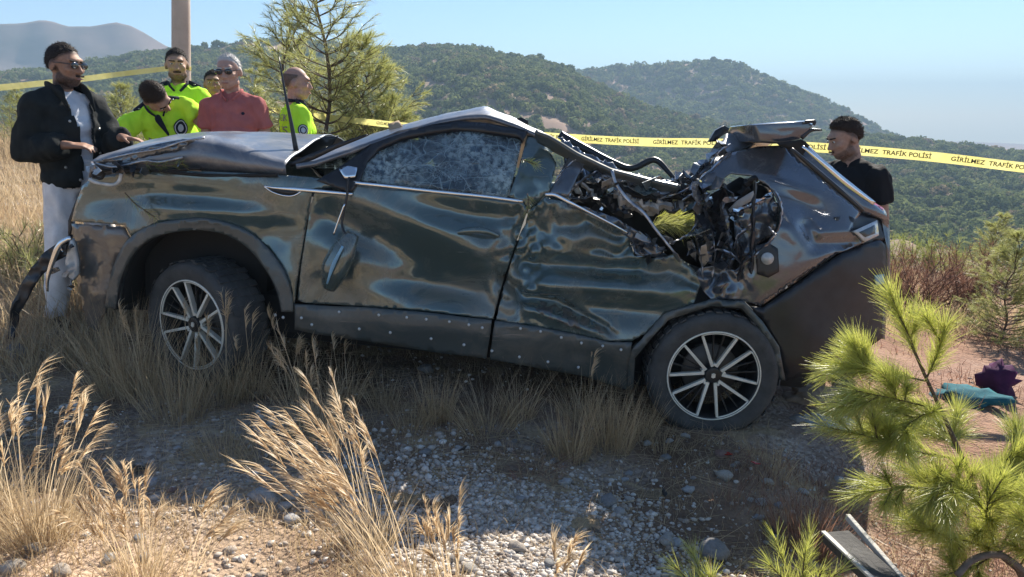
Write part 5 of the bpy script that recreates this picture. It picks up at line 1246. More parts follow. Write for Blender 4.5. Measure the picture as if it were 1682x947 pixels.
def tuft_parts(rng, n, h, spread, lean=(0, 0), width=.0032, stems=0, stem_h=1.0, stem_lean=(0, 0), plume=.16, splay=.35):
    """leaves and flowering stems of one clump, around the origin"""
    a = rng.uniform(0, 2*np.pi, n); r = spread*np.sqrt(rng.uniform(0, 1, n))
    base = np.stack([r*np.cos(a), r*np.sin(a), np.zeros(n)-.02], -1)
    out = np.stack([np.cos(a), np.sin(a), np.zeros(n)], -1)
    d = unit(np.stack([rng.normal(0, .14, n)+lean[0]*.5, rng.normal(0, .14, n)+lean[1]*.5, np.ones(n)], -1) + out*splay*(r/spread)[:, None])
    L = h*rng.uniform(.35, 1.0, n)
    bend = out*rng.uniform(.0, .45, n)[:, None]*splay*1.6 + np.array([lean[0], lean[1], 0])*.6
    v, f, c = ribbons(base, d, L, bend, np.full(n, width)*rng.uniform(.6, 1.2, n), 5, rng=rng, droop=rng.uniform(0, .25, n))
    leaf = [(v, f, np.repeat(rng.uniform(0, .9, n), 12))]
    st = []
    if stems:
        m = stems; a = rng.uniform(0, 2*np.pi, m); r = spread*.6*np.sqrt(rng.uniform(0, 1, m))
        base = np.stack([r*np.cos(a), r*np.sin(a), np.zeros(m)-.02], -1); out = np.stack([np.cos(a), np.sin(a), np.zeros(m)], -1)
        d = unit(np.stack([rng.normal(stem_lean[0], .13, m), rng.normal(stem_lean[1], .13, m), np.ones(m)], -1))
        L = stem_h*rng.uniform(.6, 1.05, m); bend = np.array([stem_lean[0], stem_lean[1], 0])*.35 + out*.06 + rng.normal(0, .05, (m, 3))*[1, 1, 0]
        dr = rng.uniform(.0, .10, m)
        v, f, c = ribbons(base, d, L, bend, np.full(m, .0034), 8, taper=.5, rng=rng, droop=dr); st.append((v, f, np.repeat(rng.uniform(.3, .8, m), 18)))
        # seed heads: short bristles along the last stretch of each stem, drooping to one side
        k = 30; ci = rng.uniform(.78, 1.0, (m, k)); seg = ci*8; i0 = np.minimum(seg.astype(int), 7); fr = (seg-i0)[..., None]
        mi = np.arange(m)[:, None]; p = c[mi, i0]*(1-fr)+c[mi, i0+1]*fr; tn = unit(c[mi, i0+1]-c[mi, i0])
        fall = unit(rng.normal(0, .25, (m, 1, 3))+np.array([stem_lean[0]*2+.25, stem_lean[1], -.05]))
        pd = unit(tn+fall*.22+rng.normal(0, .16, (m, k, 3)))
        v, f, _ = ribbons(p.reshape(-1, 3), pd.reshape(-1, 3), rng.uniform(.25, .5, m*k)*plume, np.repeat(fall, k, 1).reshape(-1, 3)*.35, np.full(m*k, .0034), 3, rng=rng, droop=.15)
        st.append((v, f, np.repeat(rng.uniform(0, 1, m*k), 8)))
    return leaf, st
def tuft(px, py, label, n=150, h=.30, spread=.07, stems=0, lean=(0, 0), stem_h=.6, stem_lean=(0, 0), mat=None, seed=0, width=.0025, plume=.14, name='grass_tuft', cat='grass tuft', group='dry grass tufts', pos=None, splay=.35):
    rng = np.random.default_rng(seed+abs(int(px))); g = pos if pos is not None else on_ground(px, py)
    e = empty(name, (g[0], g[1], Hs(g[0], g[1]))); tag(e, label, cat, group)
    lf, st = tuft_parts(rng, n, h, spread, lean, width, stems, stem_h, stem_lean, plume, splay)
    ribbon_obj('blades', lf, mat or M_straw, e)
    if st: ribbon_obj('flowering_stems', st, M_plume if mat is None else mat, e)
    return e

# tall flowering tufts nearest the camera
tuft(66, 885, 'tall plumed straw tuft at the lower left corner, densest at its reddish base', 520, .34, .11, 22, stem_h=.62, stem_lean=(.10, 0), seed=1, plume=.14)
tuft(-20, 850, 'plumed straw tuft cut by the left edge of the view', 180, .3, .10, 10, stem_h=.62, stem_lean=(.05, 0), seed=2)
tuft(228, 965, 'slender plumed straw tuft just right of the lower left corner tuft', 200, .26, .08, 26, stem_h=.42, stem_lean=(-.12, 0), seed=3, plume=.12)
tuft(305, 975, 'sparse straw stems leaning right beside the slender plumed tuft', 40, .16, .05, 8, stem_h=.36, stem_lean=(.35, 0), seed=4)
tuft(655, 985, 'big golden tuft with long stems swept left in the middle foreground', 170, .34, .12, 34, stem_h=.72, stem_lean=(-.42, .1), lean=(-.2, 0), seed=5, plume=.15)
tuft(610, 900, 'upright golden stems rising behind the big swept tuft', 150, .32, .08, 16, stem_h=.62, stem_lean=(-.22, .1), seed=6, plume=.15)
tuft(745, 975, 'bushy golden stems at the bottom edge right of the big swept tuft', 110, .22, .07, 18, stem_h=.34, stem_lean=(-.08, 0), seed=7, plume=.13)
tuft(930, 1000, 'few straw stems at the bottom edge in front of the sunlit gravel', 40, .14, .05, 7, stem_h=.30, stem_lean=(.05, 0), seed=8)
# shaded tufts along the car
tuft(240, 655, 'tall pale stalks hiding the front of the front tyre', 200, .56, .12, 4, stem_h=.6, seed=31, splay=.25)
tuft(405, 655, 'tall bent stalks hiding the rear of the front tyre', 160, .50, .10, 5, stem_h=.6, stem_lean=(.1, 0), seed=32, splay=.3)
tuft(320, 640, 'thin stalks right before the hub of the front wheel', 90, .42, .12, 3, stem_h=.5, seed=33)
tuft(565, 655, 'thin straw tuft under the front end of the sill', 130, .36, .09, 3, stem_h=.45, seed=34)
tuft(675, 705, 'low straw tuft in front of the middle of the sill', 140, .28, .09, 0, seed=35)
tuft(960, 690, 'tall thin straw tuft against the rear sill', 150, .36, .09, 3, stem_h=.45, seed=36)
tuft(1050, 715, 'thin straw tuft touching the front of the rear tyre', 130, .34, .07, 0, seed=37)
tuft(440, 760, 'low straw tuft on the shaded gravel left of the big swept tuft', 120, .20, .10, 0, seed=38)
tuft(1200, 830, 'sparse brown tuft on the soil below the rear wheel', 90, .15, .10, 0, seed=39, mat=M_russet)
tuft(1270, 780, 'thin stalks in the shadow right of the rear wheel', 60, .30, .10, 0, seed=40)
tuft(205, 640, 'thick fine stemmed grey straw tuft in front of the front bumper', 420, .58, .15, 0, seed=11, splay=.22)
tuft(150, 600, 'thin straw tuft under the hanging bumper strip', 160, .40, .10, 0, seed=12)
tuft(360, 665, 'loose straw tuft in front of the front wheel', 260, .50, .13, 6, stem_h=.6, seed=13)
tuft(290, 690, 'wide straw tuft left of the loose one by the front wheel', 240, .46, .13, 0, seed=14)
tuft(365, 745, 'low fading green tuft on the gravel in front of the front wheel', 260, .18, .11, 0, seed=15, mat=None)
tuft(520, 720, 'straw tuft standing below the hanging wing mirror', 240, .46, .12, 8, stem_h=.55, stem_lean=(-.1, 0), seed=16)
tuft(480, 650, 'sparse bent stalks behind the front wheel', 90, .42, .10, 5, stem_h=.5, stem_lean=(.1, 0), seed=17)
tuft(630, 672, 'small straw tuft below the front door', 130, .28, .07, 0, seed=18)
tuft(718, 695, 'narrow upright straw tuft below the rear edge of the front door', 230, .36, .07, 0, seed=19, splay=.2)
tuft(800, 705, 'arching straw tuft beneath the gap between the doors', 220, .34, .12, 0, seed=20, splay=.6)
tuft(850, 690, 'slim straw tuft beneath the front of the rear door', 140, .33, .08, 0, seed=21)
tuft(935, 750, 'dense brown straw tuft nearest the camera under the rear door', 340, .36, .09, 0, seed=22, splay=.2)
tuft(1005, 735, 'dense grey straw tuft just left of the rear tyre', 360, .40, .10, 0, seed=23, splay=.22)
tuft(1085, 740, 'low thin straw tuft in front of the rear tyre', 90, .22, .08, 0, seed=24)
tuft(1322, 900, 'russet brown tuft at the lower right beside the dark planks', 420, .28, .11, 0, seed=25, mat=M_russet, width=.003)
tuft(870, 775, 'flattened brown tuft at the top of the pale gravel patch', 160, .16, .13, 0, seed=26, mat=M_russet, splay=1.2)
tuft(1420, 760, 'straw stalks in the shadow at the foot of the young pine', 60, .25, .10, 0, seed=27)

# standing dry grass on the bank to the left, one mass
rng = np.random.default_rng(77)
def field(name, label, n, xr, yr, h, dens, mat, width, seed, ok=None, cat='dry grass', stems=0.0):
    rng = np.random.default_rng(seed); x = rng.uniform(*xr, n*3); y = rng.uniform(*yr, n*3)
    k = (fbm(x*1.1, y*1.1, seed, 3)+rng.normal(0, .1, len(x)) > dens)
    if ok is not None: k &= ok(x, y)
    x, y = x[k][:n], y[k][:n]; z = H(x, y); m = len(x)
    base = np.stack([x, y, z-.01], -1); d = unit(np.stack([rng.normal(0, .25, m), rng.normal(0, .25, m), np.ones(m)], -1))
    v, f, _ = ribbons(base, d, h*rng.uniform(.3, 1, m), rng.normal(0, .25, (m, 3))*[1, 1, 0], np.full(m, width)*rng.uniform(.6, 1.3, m), 4, rng=rng, droop=rng.uniform(0, .3, m))
    o = ribbon_obj(name, [(v, f, np.repeat(rng.uniform(0, 1, m), 10))], mat); tag(o, label, cat, kind='stuff'); return o
near_car = lambda x, y: ~((x > -2.35) & (x < 2.1) & (y > 3.3) & (y < 5.9))
field('dry_grass', 'sunlit dry grass covering the bank behind the men', 26000, (-12, -1.6), (4.6, 14), .55, -.2, M_straw, .005, 1, lambda x, y: near_car(x, y) & ((x < -2.5) | (y > 6.4)) & (x > -.78*y-1.5))
field('dry_grass', 'mixed dry grass at the feet of the man in the black jacket', 5000, (-4.6, -2.25), (3.6, 5.4), .34, -.3, M_straw, .0045, 2, near_car)
field('dry_weeds', 'short dry weeds and litter scattered over the stony ground', 16000, (-2.4, 2.4), (1.5, 5.0), .10, -.2, M_straw, .0022, 3)
field('dry_weeds', 'brown stubble on the red earth at the right', 9000, (1.9, 7.5), (4.2, 9.8), .14, -.25, M_brown, .005, 4, near_car)
field('dry_grass', 'dry grass behind the car along the edge of the slope', 9000, (-2, 5), (6.3, 10.5), .34, -.2, M_straw, .006, 5)
field('dry_weeds', 'brown needle litter and weeds at the foot of the young pine', 7000, (1.0, 2.6), (1.5, 3.4), .09, -.4, M_brown, .003, 6, cat='weeds')
field('dry_grass', 'short sunlit straw in the lower left corner', 5000, (-2.3, -.4), (1.5, 2.5), .13, -.15, M_straw, .0028, 7)
# straw litter lying flat
m = 12000; rng = np.random.default_rng(8); x = rng.uniform(-2.6, 2.6, m); y = rng.uniform(1.5, 5.2, m); k = fbm(x*1.4, y*1.4, 12, 3) > -.1; x, y = x[k], y[k]; m = len(x); a = rng.uniform(0, 2*np.pi, m)
v, f, _ = ribbons(np.stack([x, y, H(x, y)+.006], -1), unit(np.stack([np.cos(a), np.sin(a), rng.uniform(-.02, .22, m)], -1)), rng.uniform(.05, .28, m), rng.normal(0, .25, (m, 3))*[1, 1, 0], np.full(m, .0022), 3, rng=rng, droop=.1)
tag(ribbon_obj('straw_litter', [(v, f, np.repeat(rng.uniform(0, .8, m), 8))], M_straw), 'loose straw lying flat over the gravel in front of the car', 'straw', kind='stuff')

# --- pines
def needles_along(rng, path, n, L, width, spread=(.2, 1.05), tip=True, start=.25):
    P = np.array([tuple(p) for p in path]); t = rng.uniform(start, 1.0, n)*(len(P)-1); i = np.minimum(t.astype(int), len(P)-2); fr = (t-i)[:, None]
    p = P[i]*(1-fr)+P[i+1]*fr; tn = unit(P[i+1]-P[i]); q = unit(np.cross(tn, rng.normal(size=(n, 3))))
    s = rng.uniform(*spread, n)[:, None]; d = unit(tn+q*s); v, f, _ = ribbons(p, d, L*rng.uniform(.6, 1.05, n), tn*.12+rng.normal(0, .05, (n, 3)), np.full(n, width), 2, rng=rng, taper=.75, droop=.08)
    return v, f, np.repeat(np.clip(rng.normal(.5, .22, n), 0, 1), 6)
def sapling():
    rng = np.random.default_rng(41)
    g = on_ground(1690, 965); e = empty('pine_sapling', (g.x, g.y, Hs(g.x, g.y))); tag(e, 'bright green young pine with long needles in the lower right foreground', 'pine', 'young pines')
    W = lambda px, py, Y: at(px, py, Y)-e.location
    tp_ = [Vector((.02, .02, -.05)), W(1672, 935, 2.36), W(1640, 905, 2.38), W(1606, 815, 2.42), W(1582, 755, 2.45), W(1545, 672, 2.48), W(1512, 600, 2.5), W(1478, 520, 2.52)]
    tr = cr(tp_, 40); MB().tube(tr, list(np.linspace(.015, .004, 40)), 9).build('trunk', M_bark, e)
    nd = []; wood = MB()
    def shoot(path, n, L=.105, r=.004, sub=0):
        P = cr(path, 12) if len(path) > 2 else resample(path, 12)
        wood.tube(P, list(np.linspace(r, .0022, 12)), 6); nd.append(needles_along(rng, P, int(n*2.5), L, .0016, start=.12))
        for k in range(sub*2+1):
            t = rng.uniform(.25, .9); i = int(t*11); o = P[i]; d = (P[min(i+1, 11)]-P[i-1]).normalized() if i else Vector((0, 0, 1))
            q = Vector(rng.normal(size=3)); q = (q-d*q.dot(d)).normalized(); e2 = o+(d*.75+q*.75+Vector((0, 0, .25))).normalized()*rng.uniform(.06, .13)
            wood.tube([o, e2], [.003, .002], 5); nd.append(needles_along(rng, [o, o.lerp(e2, .5), e2], 200, L, .0016, start=.2))
    shoot([W(1512, 600, 2.5), W(1490, 545, 2.52), W(1462, 482, 2.53)], 260, .11)
    shoot([W(1520, 625, 2.5), W(1540, 580, 2.46), W(1552, 535, 2.44)], 220, .10)
    shoot([W(1520, 625, 2.5), W(1455, 612, 2.5), W(1385, 600, 2.5)], 300, .11, sub=3)
    shoot([W(1545, 672, 2.48), W(1470, 655, 2.4), W(1400, 640, 2.36)], 260, .10, sub=3)
    shoot([W(1582, 755, 2.45), W(1500, 740, 2.4), W(1420, 715, 2.38), W(1352, 700, 2.36)], 300, .09, sub=4)
    shoot([W(1606, 815, 2.42), W(1510, 800, 2.36), W(1440, 805, 2.33), W(1405, 815, 2.32)], 260, .09, sub=4)
    shoot([W(1606, 815, 2.42), W(1650, 760, 2.42), W(1690, 715, 2.45)], 280, .10, sub=4)
    shoot([W(1640, 905, 2.38), W(1690, 820, 2.35), W(1720, 740, 2.35)], 260, .10, sub=4)
    shoot([W(1640, 905, 2.38), W(1560, 880, 2.3), W(1500, 870, 2.26)], 220, .09, sub=3)
    shoot([W(1606, 815, 2.42), W(1560, 840, 2.6), W(1500, 760, 2.75)], 220, .10, sub=4)
    shoot([W(1582, 755, 2.45), W(1540, 700, 2.65), W(1450, 690, 2.75)], 240, .10, sub=4)
    shoot([W(1640, 905, 2.38), W(1680, 880, 2.5), W(1720, 860, 2.6)], 200, .10, sub=3)
    shoot([W(1640, 905, 2.38), W(1600, 930, 2.28), W(1550, 945, 2.2)], 180, .09, sub=2)
    shoot([W(1606, 815, 2.42), W(1660, 800, 2.55), W(1700, 760, 2.65)], 200, .10, sub=3)
    shoot([W(1672, 935, 2.36), W(1700, 880, 2.2), W(1690, 800, 2.1)], 260, .10, sub=4)
    shoot([W(1640, 905, 2.38), W(1620, 840, 2.25), W(1650, 780, 2.2)], 220, .10, sub=3)
    shoot([W(1606, 815, 2.42), W(1560, 790, 2.3), W(1520, 830, 2.25)], 220, .09, sub=3)
    shoot([W(1545, 672, 2.48), W(1500, 690, 2.4), W(1450, 740, 2.35)], 220, .10, sub=3)
    wood.build('branches', M_bark, e); ribbon_obj('needles', nd, M_needle, e)
    arch = MB().tube(cr([W(1572, 945, 2.15), W(1600, 918, 2.18), W(1645, 912, 2.2), W(1690, 945, 2.22)], 20), .011, 8); arch.build('bowed_branch', M_twig, e)
sapling()
def seedling(px, py, label, h, seed, n=5):
    rng = np.random.default_rng(seed); g = on_ground(px, py); e = empty('pine_seedling', (g.x, g.y, Hs(g.x, g.y))); tag(e, label, 'pine', 'young pines'); nd = []; w = MB()
    for k in range(n):
        a = 2*math.pi*k/n+rng.uniform(0, .6); q = 0 if k == 0 else 1; p = [Vector((0, 0, -.02)), Vector((math.cos(a)*.05*q, math.sin(a)*.05*q, h*.45)), Vector((math.cos(a)*.12*q, math.sin(a)*.12*q, h*rng.uniform(.75, 1)))]
        P = cr(p, 10); w.tube(P, .003, 5); nd.append(needles_along(rng, P, 170, .085, .0019, start=.1))
    w.build('stem', M_bark, e); ribbon_obj('needles', nd, M_needle, e)
seedling(1312, 1010, 'tiny pine seedling at the bottom edge below the russet tuft', .24, 1, 6); seedling(1165, 1000, 'tiny pine seedling at the bottom edge beside a dark round stone', .15, 2, 5)

def young_pine(seed, h, rad, top_sparse=True, dens=1.0, mat=None, nl=.10, nw=.0042):
    rng = np.random.default_rng(seed); e = empty('pine_tree'); w = MB(); nd = []
    trunk = [Vector((rng.normal(0, .012)*k, rng.normal(0, .012)*k, h*k/10-.1*(k == 0))) for k in range(11)]; T_ = cr(trunk, 30)
    MB().tube(T_, list(np.linspace(.012+.006*h, .005, 30)), 8).build('trunk', M_bark, e)
    w.tube(T_, .004, 5)
    z = .08*h
    while z < h*.985:
        t = z/h; L = rad*(1-t)**.8*(1.0 if t < .75 else .75)+.12; i = min(int(t*29), 28); o = T_[i]
        for k in range(int(rng.integers(5, 9))):
            a = rng.uniform(0, 2*math.pi); up = .25+.9*t; ln = L*rng.uniform(.6, 1.1)
            e1 = o+Vector((math.cos(a), math.sin(a), up*.6)).normalized()*ln*.5; e2 = o+Vector((math.cos(a)+rng.normal(0, .15), math.sin(a)+rng.normal(0, .15), up)).normalized()*ln
            P = cr([o, e1, e2], 8); w.tube(P, list(np.linspace(.010*(1-t)+.004, .003, 8)), 5); nd.append(needles_along(rng, P, int(70*dens), nl, nw, start=.35))
            for _ in range(int(rng.integers(2, 5)*(1 if ln > .3 else .5))):
                q = P[int(rng.integers(3, 8))]; d = Vector((math.cos(a)+rng.normal(0, .7), math.sin(a)+rng.normal(0, .7), .5+rng.normal(0, .3))).normalized(); s2 = q+d*rng.uniform(.12, .28)*min(1, ln/.5+.4)
                w.tube([q, s2], [.004, .0025], 4); nd.append(needles_along(rng, [q, q.lerp(s2, .5), s2], int(46*dens), nl, nw, start=.2))
        z += rng.uniform(.08, .13)*(1.0 if t < .7 else 1.6)*max(.8, h/3)
    w.build('branches', M_bark, e); ribbon_obj('needles', nd, mat or M_needle2, e)
    return e
def plant(e, px, Y, label, rz=0, sc=1.0, group='pines on the slope behind'):
    p = at(px, 190, Y); e.location = (p.x, p.y, Hs(p.x, p.y)-.05); e.rotation_euler = (0, 0, rz); e.scale = (sc,)*3; tag(e, label, 'pine', group)
pa = young_pine(3, 3.9, .80, dens=.6, nw=.0032); plant(pa, 543, 9.2, 'tallest thin topped young pine behind the balding officer')
pb = young_pine(8, 2.35, .9, dens=1.1, nw=.0036); plant(pb, 603, 9.6, 'bushy yellow green pine to the right of the tallest one')
pcx = young_pine(12, 3.2, .7, dens=.8); plant(pcx, 486, 9.9, 'slim young pine just left of the tallest one')
for k, (src, px, Y, sc, rz, lb) in enumerate([(pb, 205, 13.5, .62, 1.1, 'rounded pine between the bearded man and the pole'), (pb, 145, 15.5, .60, 2.3, 'pine showing just behind the head of the bearded man'), (pb, 30, 15.0, .45, 3.9, 'pine at the left edge of the view under the far mountain'), (pcx, 428, 11.5, .62, 2.0, 'small pine between the red polo shirt and the balding officer'), (pb, 250, 17.5, .75, 5.1, 'pine behind the standing officer, left of the pole'), (pb, 640, 9.6, .72, 4.2, 'lowest pine above the crushed bonnet, nearest the roof peak'), (pb, 340, 13.5, .62, .4, 'pine right of the pole behind the man in red'), (pb, 90, 19, .6, .7, 'farthest small pine above the tape at the left')]):
    c = copy_tree(src); plant(c, px, Y, lb, rz, sc)
pr = copy_tree(pb); plant(pr, 1700, 6.3, 'pine at the right edge with drooping pale branches', 2.8, .42, 'pines at the right edge')
pr2 = copy_tree(pb); plant(pr2, 1672, 9.2, 'green pine behind the dead brown brush at the right edge', 1.2, .38, 'pines at the right edge')

# dead brown brush and fresh green shoots on the right
def brush(label, px, Y, rx, h, n, mat, seed, name='dead_brush', cat='brush', grp='brush at the right'):
    rng = np.random.default_rng(seed); p = at(px, 190, Y); e = empty(name, (p.x, p.y, Hs(p.x, p.y))); tag(e, label, cat, grp); w = MB(); nd = []
    for k in range(n):
        a = rng.uniform(0, 2*math.pi); r0 = rng.uniform(0, .4)*rx; q = Vector((math.cos(a)*r0, math.sin(a)*r0*.7, 0)); b = rng.uniform(0, 2*math.pi)
        e2 = q+Vector((math.cos(b)*rx*rng.uniform(.2, .8), math.sin(b)*rx*rng.uniform(.2, .6), h*rng.uniform(.35, 1.0))); m1 = q.lerp(e2, .5)+Vector(rng.normal(0, .05, 3))
        P = cr([q, m1, e2], 7); w.tube(P, [.006, .005, .0045, .004, .0035, .003, .002], 4); nd.append(needles_along(rng, P, 60, .11, .0035, (.5, 1.6), start=.15))
    w.build('twigs', M_twig if mat is M_green else M_russ, e); ribbon_obj('dead_leaves' if mat is M_brown else 'leaves', nd, mat, e)
M_russ = simple('brown_twig', (.16, .085, .06), .9, c2=(.09, .05, .038), scale=20)
brush('large heap of dead reddish brown brush right of the tail', 1545, 7.3, .85, .62, 60, M_brown, 1); brush('dead brown brush leaning against the pine at the right edge', 1640, 7.2, .5, .78, 34, M_brown, 2); brush('low dead brown brush closest to the rear bumper', 1478, 7.6, .5, .45, 30, M_brown, 3)
for i, (px, Y, h, lb) in enumerate([(1478, 9.2, .5, 'yellow green shrub right behind the man in black'), (1520, 9.6, .5, 'yellow green shrub at the brink, second from the tail'), (1562, 9.5, .55, 'yellow green shrub at the brink above the dead brush'), (1605, 9.9, .45, 'yellow green shrub at the brink nearest the right edge'), (1440, 9.6, .6, 'yellow green shrub half hidden by the man in black')]):
    brush(lb, px, Y, .4, h, 26, M_green, 30+i, 'green_shrub', 'shrub', 'green shrubs along the brink')

for i, (px, Y, h, w_, mt, lb) in enumerate([(15, 5.7, .42, .45, M_needle2, 'grey green shrub at the left edge below the dry bank'), (70, 5.2, .30, .40, M_needle2, 'low grey green shrub behind the hanging bumper strip'), (175, 10.2, .95, .8, M_needle2, 'loose pale shrub right behind the bearded man'), (225, 11.6, 1.0, .9, M_green, 'yellow green shrub between the bearded man and the bending officer'), (110, 12.5, 1.0, .9, M_green, 'yellow green shrub behind the bearded man, under the tape'), (25, 12.8, .9, .9, M_green, 'yellow green shrub at the left edge above the dry bank'), (440, 9.6, .9, .6, M_green, 'yellow green shrub between the red polo shirt and the balding officer'), (600, 8.9, .8, .7, M_green, 'yellow green shrub at the foot of the tallest pine')]):
    brush(lb, px, Y, w_, h, 34, mt, 60+i, 'bank_shrub', 'shrub', 'shrubs on the bank behind the men')

# pine sprays caught on the wreck
def spray(label, pts, ys, n, L, seed, mat=M_needle, w_=.002):
    rng = np.random.default_rng(seed); W = [C(px, py, y) for (px, py), y in zip(pts, ys)]; P = cr(W, 10) if len(W) > 2 else resample(W, 10); e = empty('pine_sprig', W[0]); tag(e, label, 'pine sprig', 'pine sprigs caught on the car')
    P = [p-W[0] for p in P]; MB().tube(P, .003, 5).build('twig', M_bark, e); ribbon_obj('needles', [needles_along(rng, P, n, L, w_, (.5, 1.6), start=0)], mat, e)
spray('yellow pine sprig stuck to the middle pillar below the roof edge', [(858,262),(868,265),(880,270)], [.10,.06,.04], 70, .05, 1)
spray('small green sprig hanging below the window trim at the middle pillar', [(866,318),(868,330),(866,350)], [.0,-.01,-.01], 50, .045, 2, M_needle2)
spray('big bright pine branch lying in the crushed rear of the cabin', [(1070,372),(1095,366),(1130,372),(1150,366)], [.42,.40,.40,.42], 420, .10, 3, M_needle2, .003)
spray('second bright pine branch deeper in the crushed cabin', [(1078,356),(1105,358),(1140,360)], [.48,.48,.48], 300, .09, 4, M_needle, .003)
spray('flattened green sprig smeared on the front wing above the wheel', [(205,316),(222,334),(245,350),(254,356)], [.02,.0,-.01,-.01], 70, .05, 5, M_needle2)
spray('dry sprig lodged along the torn bonnet seam', [(236,268),(260,272),(300,268)], [-.01,-.01,-.01], 90, .05, 6, M_green)

# ================================================================== stones and litter
def rock_mesh(seed, n=1, flat=.7):
    bm = bmesh.new(); bmesh.ops.create_icosphere(bm, subdivisions=n, radius=1)
    rg_ = random.Random(seed); o = Vector((rg_.uniform(0, 90), rg_.uniform(0, 90), 0))
    for v in bm.verts: v.co *= 1+.55*mnoise.noise(v.co*1.3+o)+.30*mnoise.noise(v.co*3.1+o)+.12*mnoise.cell(v.co*2.0+o); v.co.z *= flat
    v = np.array([tuple(p.co) for p in bm.verts]); f = np.array([[q.index for q in g.verts] for g in bm.faces]); bm.free(); return v, f
def stone_mat(name, stops, scale=9):
    m, nt, b, out = nodes_of(name); oi = nt.nodes.new('ShaderNodeAttribute'); oi.attribute_name = 'shade'
    r = nt.nodes.new('ShaderNodeValToRGB'); el = r.color_ramp.elements
    while len(el) < len(stops): el.new(.5)
    for e, (p, c) in zip(el, stops): e.position = p; e.color = (*c, 1)
    nt.links.new(oi.outputs['Fac'], r.inputs[0]); t, r2 = noise_ramp(nt, scale*4, [(.25, (.72,)*3), (.75, (1.1,)*3)]); mx = nt.nodes.new('ShaderNodeMix'); mx.data_type = 'RGBA'; mx.blend_type = 'MULTIPLY'; mx.inputs[0].default_value = 1
    nt.links.new(r.outputs[0], mx.inputs[6]); nt.links.new(r2.outputs[0], mx.inputs[7]); nt.links.new(mx.outputs[2], b.inputs['Base Color']); b.inputs['Roughness'].default_value = .9; b.inputs['Specular IOR Level'].default_value = .2
    return m
M_gravel = stone_mat('limestone_chips', [(0, (.30, .24, .19)), (.35, (.48, .42, .36)), (.75, (.64, .59, .53)), (1, (.80, .76, .70))])
def gravel(name, label, n, sample, smin, smax, seed):
    rng = np.random.default_rng(seed); x, y = sample(rng, n); n = len(x); z = H(x, y); pr_ = [rock_mesh(seed*10+i, 1) for i in range(6)]
    V = []; F = []; A = []; b = 0; s = smin*(smax/smin)**(rng.uniform(0, 1, n)**2.2)
    for i in range(6):
        pv, pf = pr_[i]; k = np.arange(n) % 6 == i; m = k.sum(); a = rng.uniform(0, 6.28, m); ca, sa = np.cos(a)[:, None], np.sin(a)[:, None]
        st = rng.uniform(.7, 1.3, (m, 3))
        q = pv[None]*st[:, None, :]; X = q[..., 0]*ca-q[..., 1]*sa; Yq = q[..., 0]*sa+q[..., 1]*ca; Zq = q[..., 2]; sk = s[k][:, None]
        v = np.stack([X*sk+x[k][:, None], Yq*sk+y[k][:, None], Zq*sk+z[k][:, None]+sk*.15], -1).reshape(-1, 3)
        F.append((pf[None]+(np.arange(m)*len(pv))[:, None, None]).reshape(-1, 3)+b); V.append(v); b += len(v); A.append(np.repeat(rng.uniform(0, 1, m), len(pv)))
    o = mesh_obj(name, np.concatenate(V), np.concatenate(F), M_gravel, None, False); a_ = o.data.attributes.new('shade', 'FLOAT', 'POINT'); a_.data.foreach_set('value', np.concatenate(A).astype(np.float32))
    tag(o, label, 'gravel', kind='stuff'); return o
gc = on_ground(800, 840)
def patch(rng, n):
    x = np.concatenate([rng.normal(gc.x, .34, n), rng.normal(gc.x+.25, .30, n//2)]); y = np.concatenate([rng.normal(gc.y, .22, n), rng.normal(gc.y-.30, .14, n//2)]); k = fbm(x*3, y*3, 4, 3) > -.25; return x[k], y[k]
gravel('gravel', 'pale broken limestone gravel heaped in the middle foreground', 8000, patch, .0045, .015, 1)
def wide(rng, n):
    x = rng.uniform(-3.2, 3.2, n); y = 1.4+3.6*rng.uniform(0, 1, n)**1.5; k = fbm(x*1.3, y*1.3, 9, 4)+rng.normal(0, .12, n) > .0; return x[k], y[k]
gravel('gravel', 'grey gravel strewn over the ground around the car', 5500, wide, .004, .015, 2)
def leftp(rng, n):
    x = rng.uniform(-2.4, -.2, n); y = rng.uniform(2.0, 3.4, n); k = fbm(x*1.6, y*1.6, 14, 3) > -.15; return x[k], y[k]
gravel('gravel', 'grey gravel spread in the shade to the left', 2600, leftp, .005, .022, 3)
srng = np.random.default_rng(19); smesh = []
for i in range(7):
    v, f = rock_mesh(200+i, 2, .75); me_o = mesh_obj('stone', v, f, None, None, False); me = me_o.data; me.materials.append(simple('stone_%d' % i, [(.46, .45, .43), (.38, .37, .36), (.52, .48, .42), (.30, .29, .28), (.44, .38, .32), (.5, .5, .5), (.34, .22, .18)][i], .9, scale=4, bump=.5, bscale=14, var=.35)); smesh.append(me); bpy.data.objects.remove(me_o)
def stone(px, py, s, kind, label, group='loose stones'):
    g = on_ground(px, py); o = link(bpy.data.objects.new('stone', smesh[kind])); o.location = (g.x, g.y, Hs(g.x, g.y)+s*.25); o.scale = (s*srng.uniform(.8, 1.3), s*srng.uniform(.8, 1.2), s*srng.uniform(.7, 1.0)); o.rotation_euler = (srng.uniform(-.3, .3), srng.uniform(-.3, .3), srng.uniform(0, 6.3)); tag(o, label, 'stone', group)
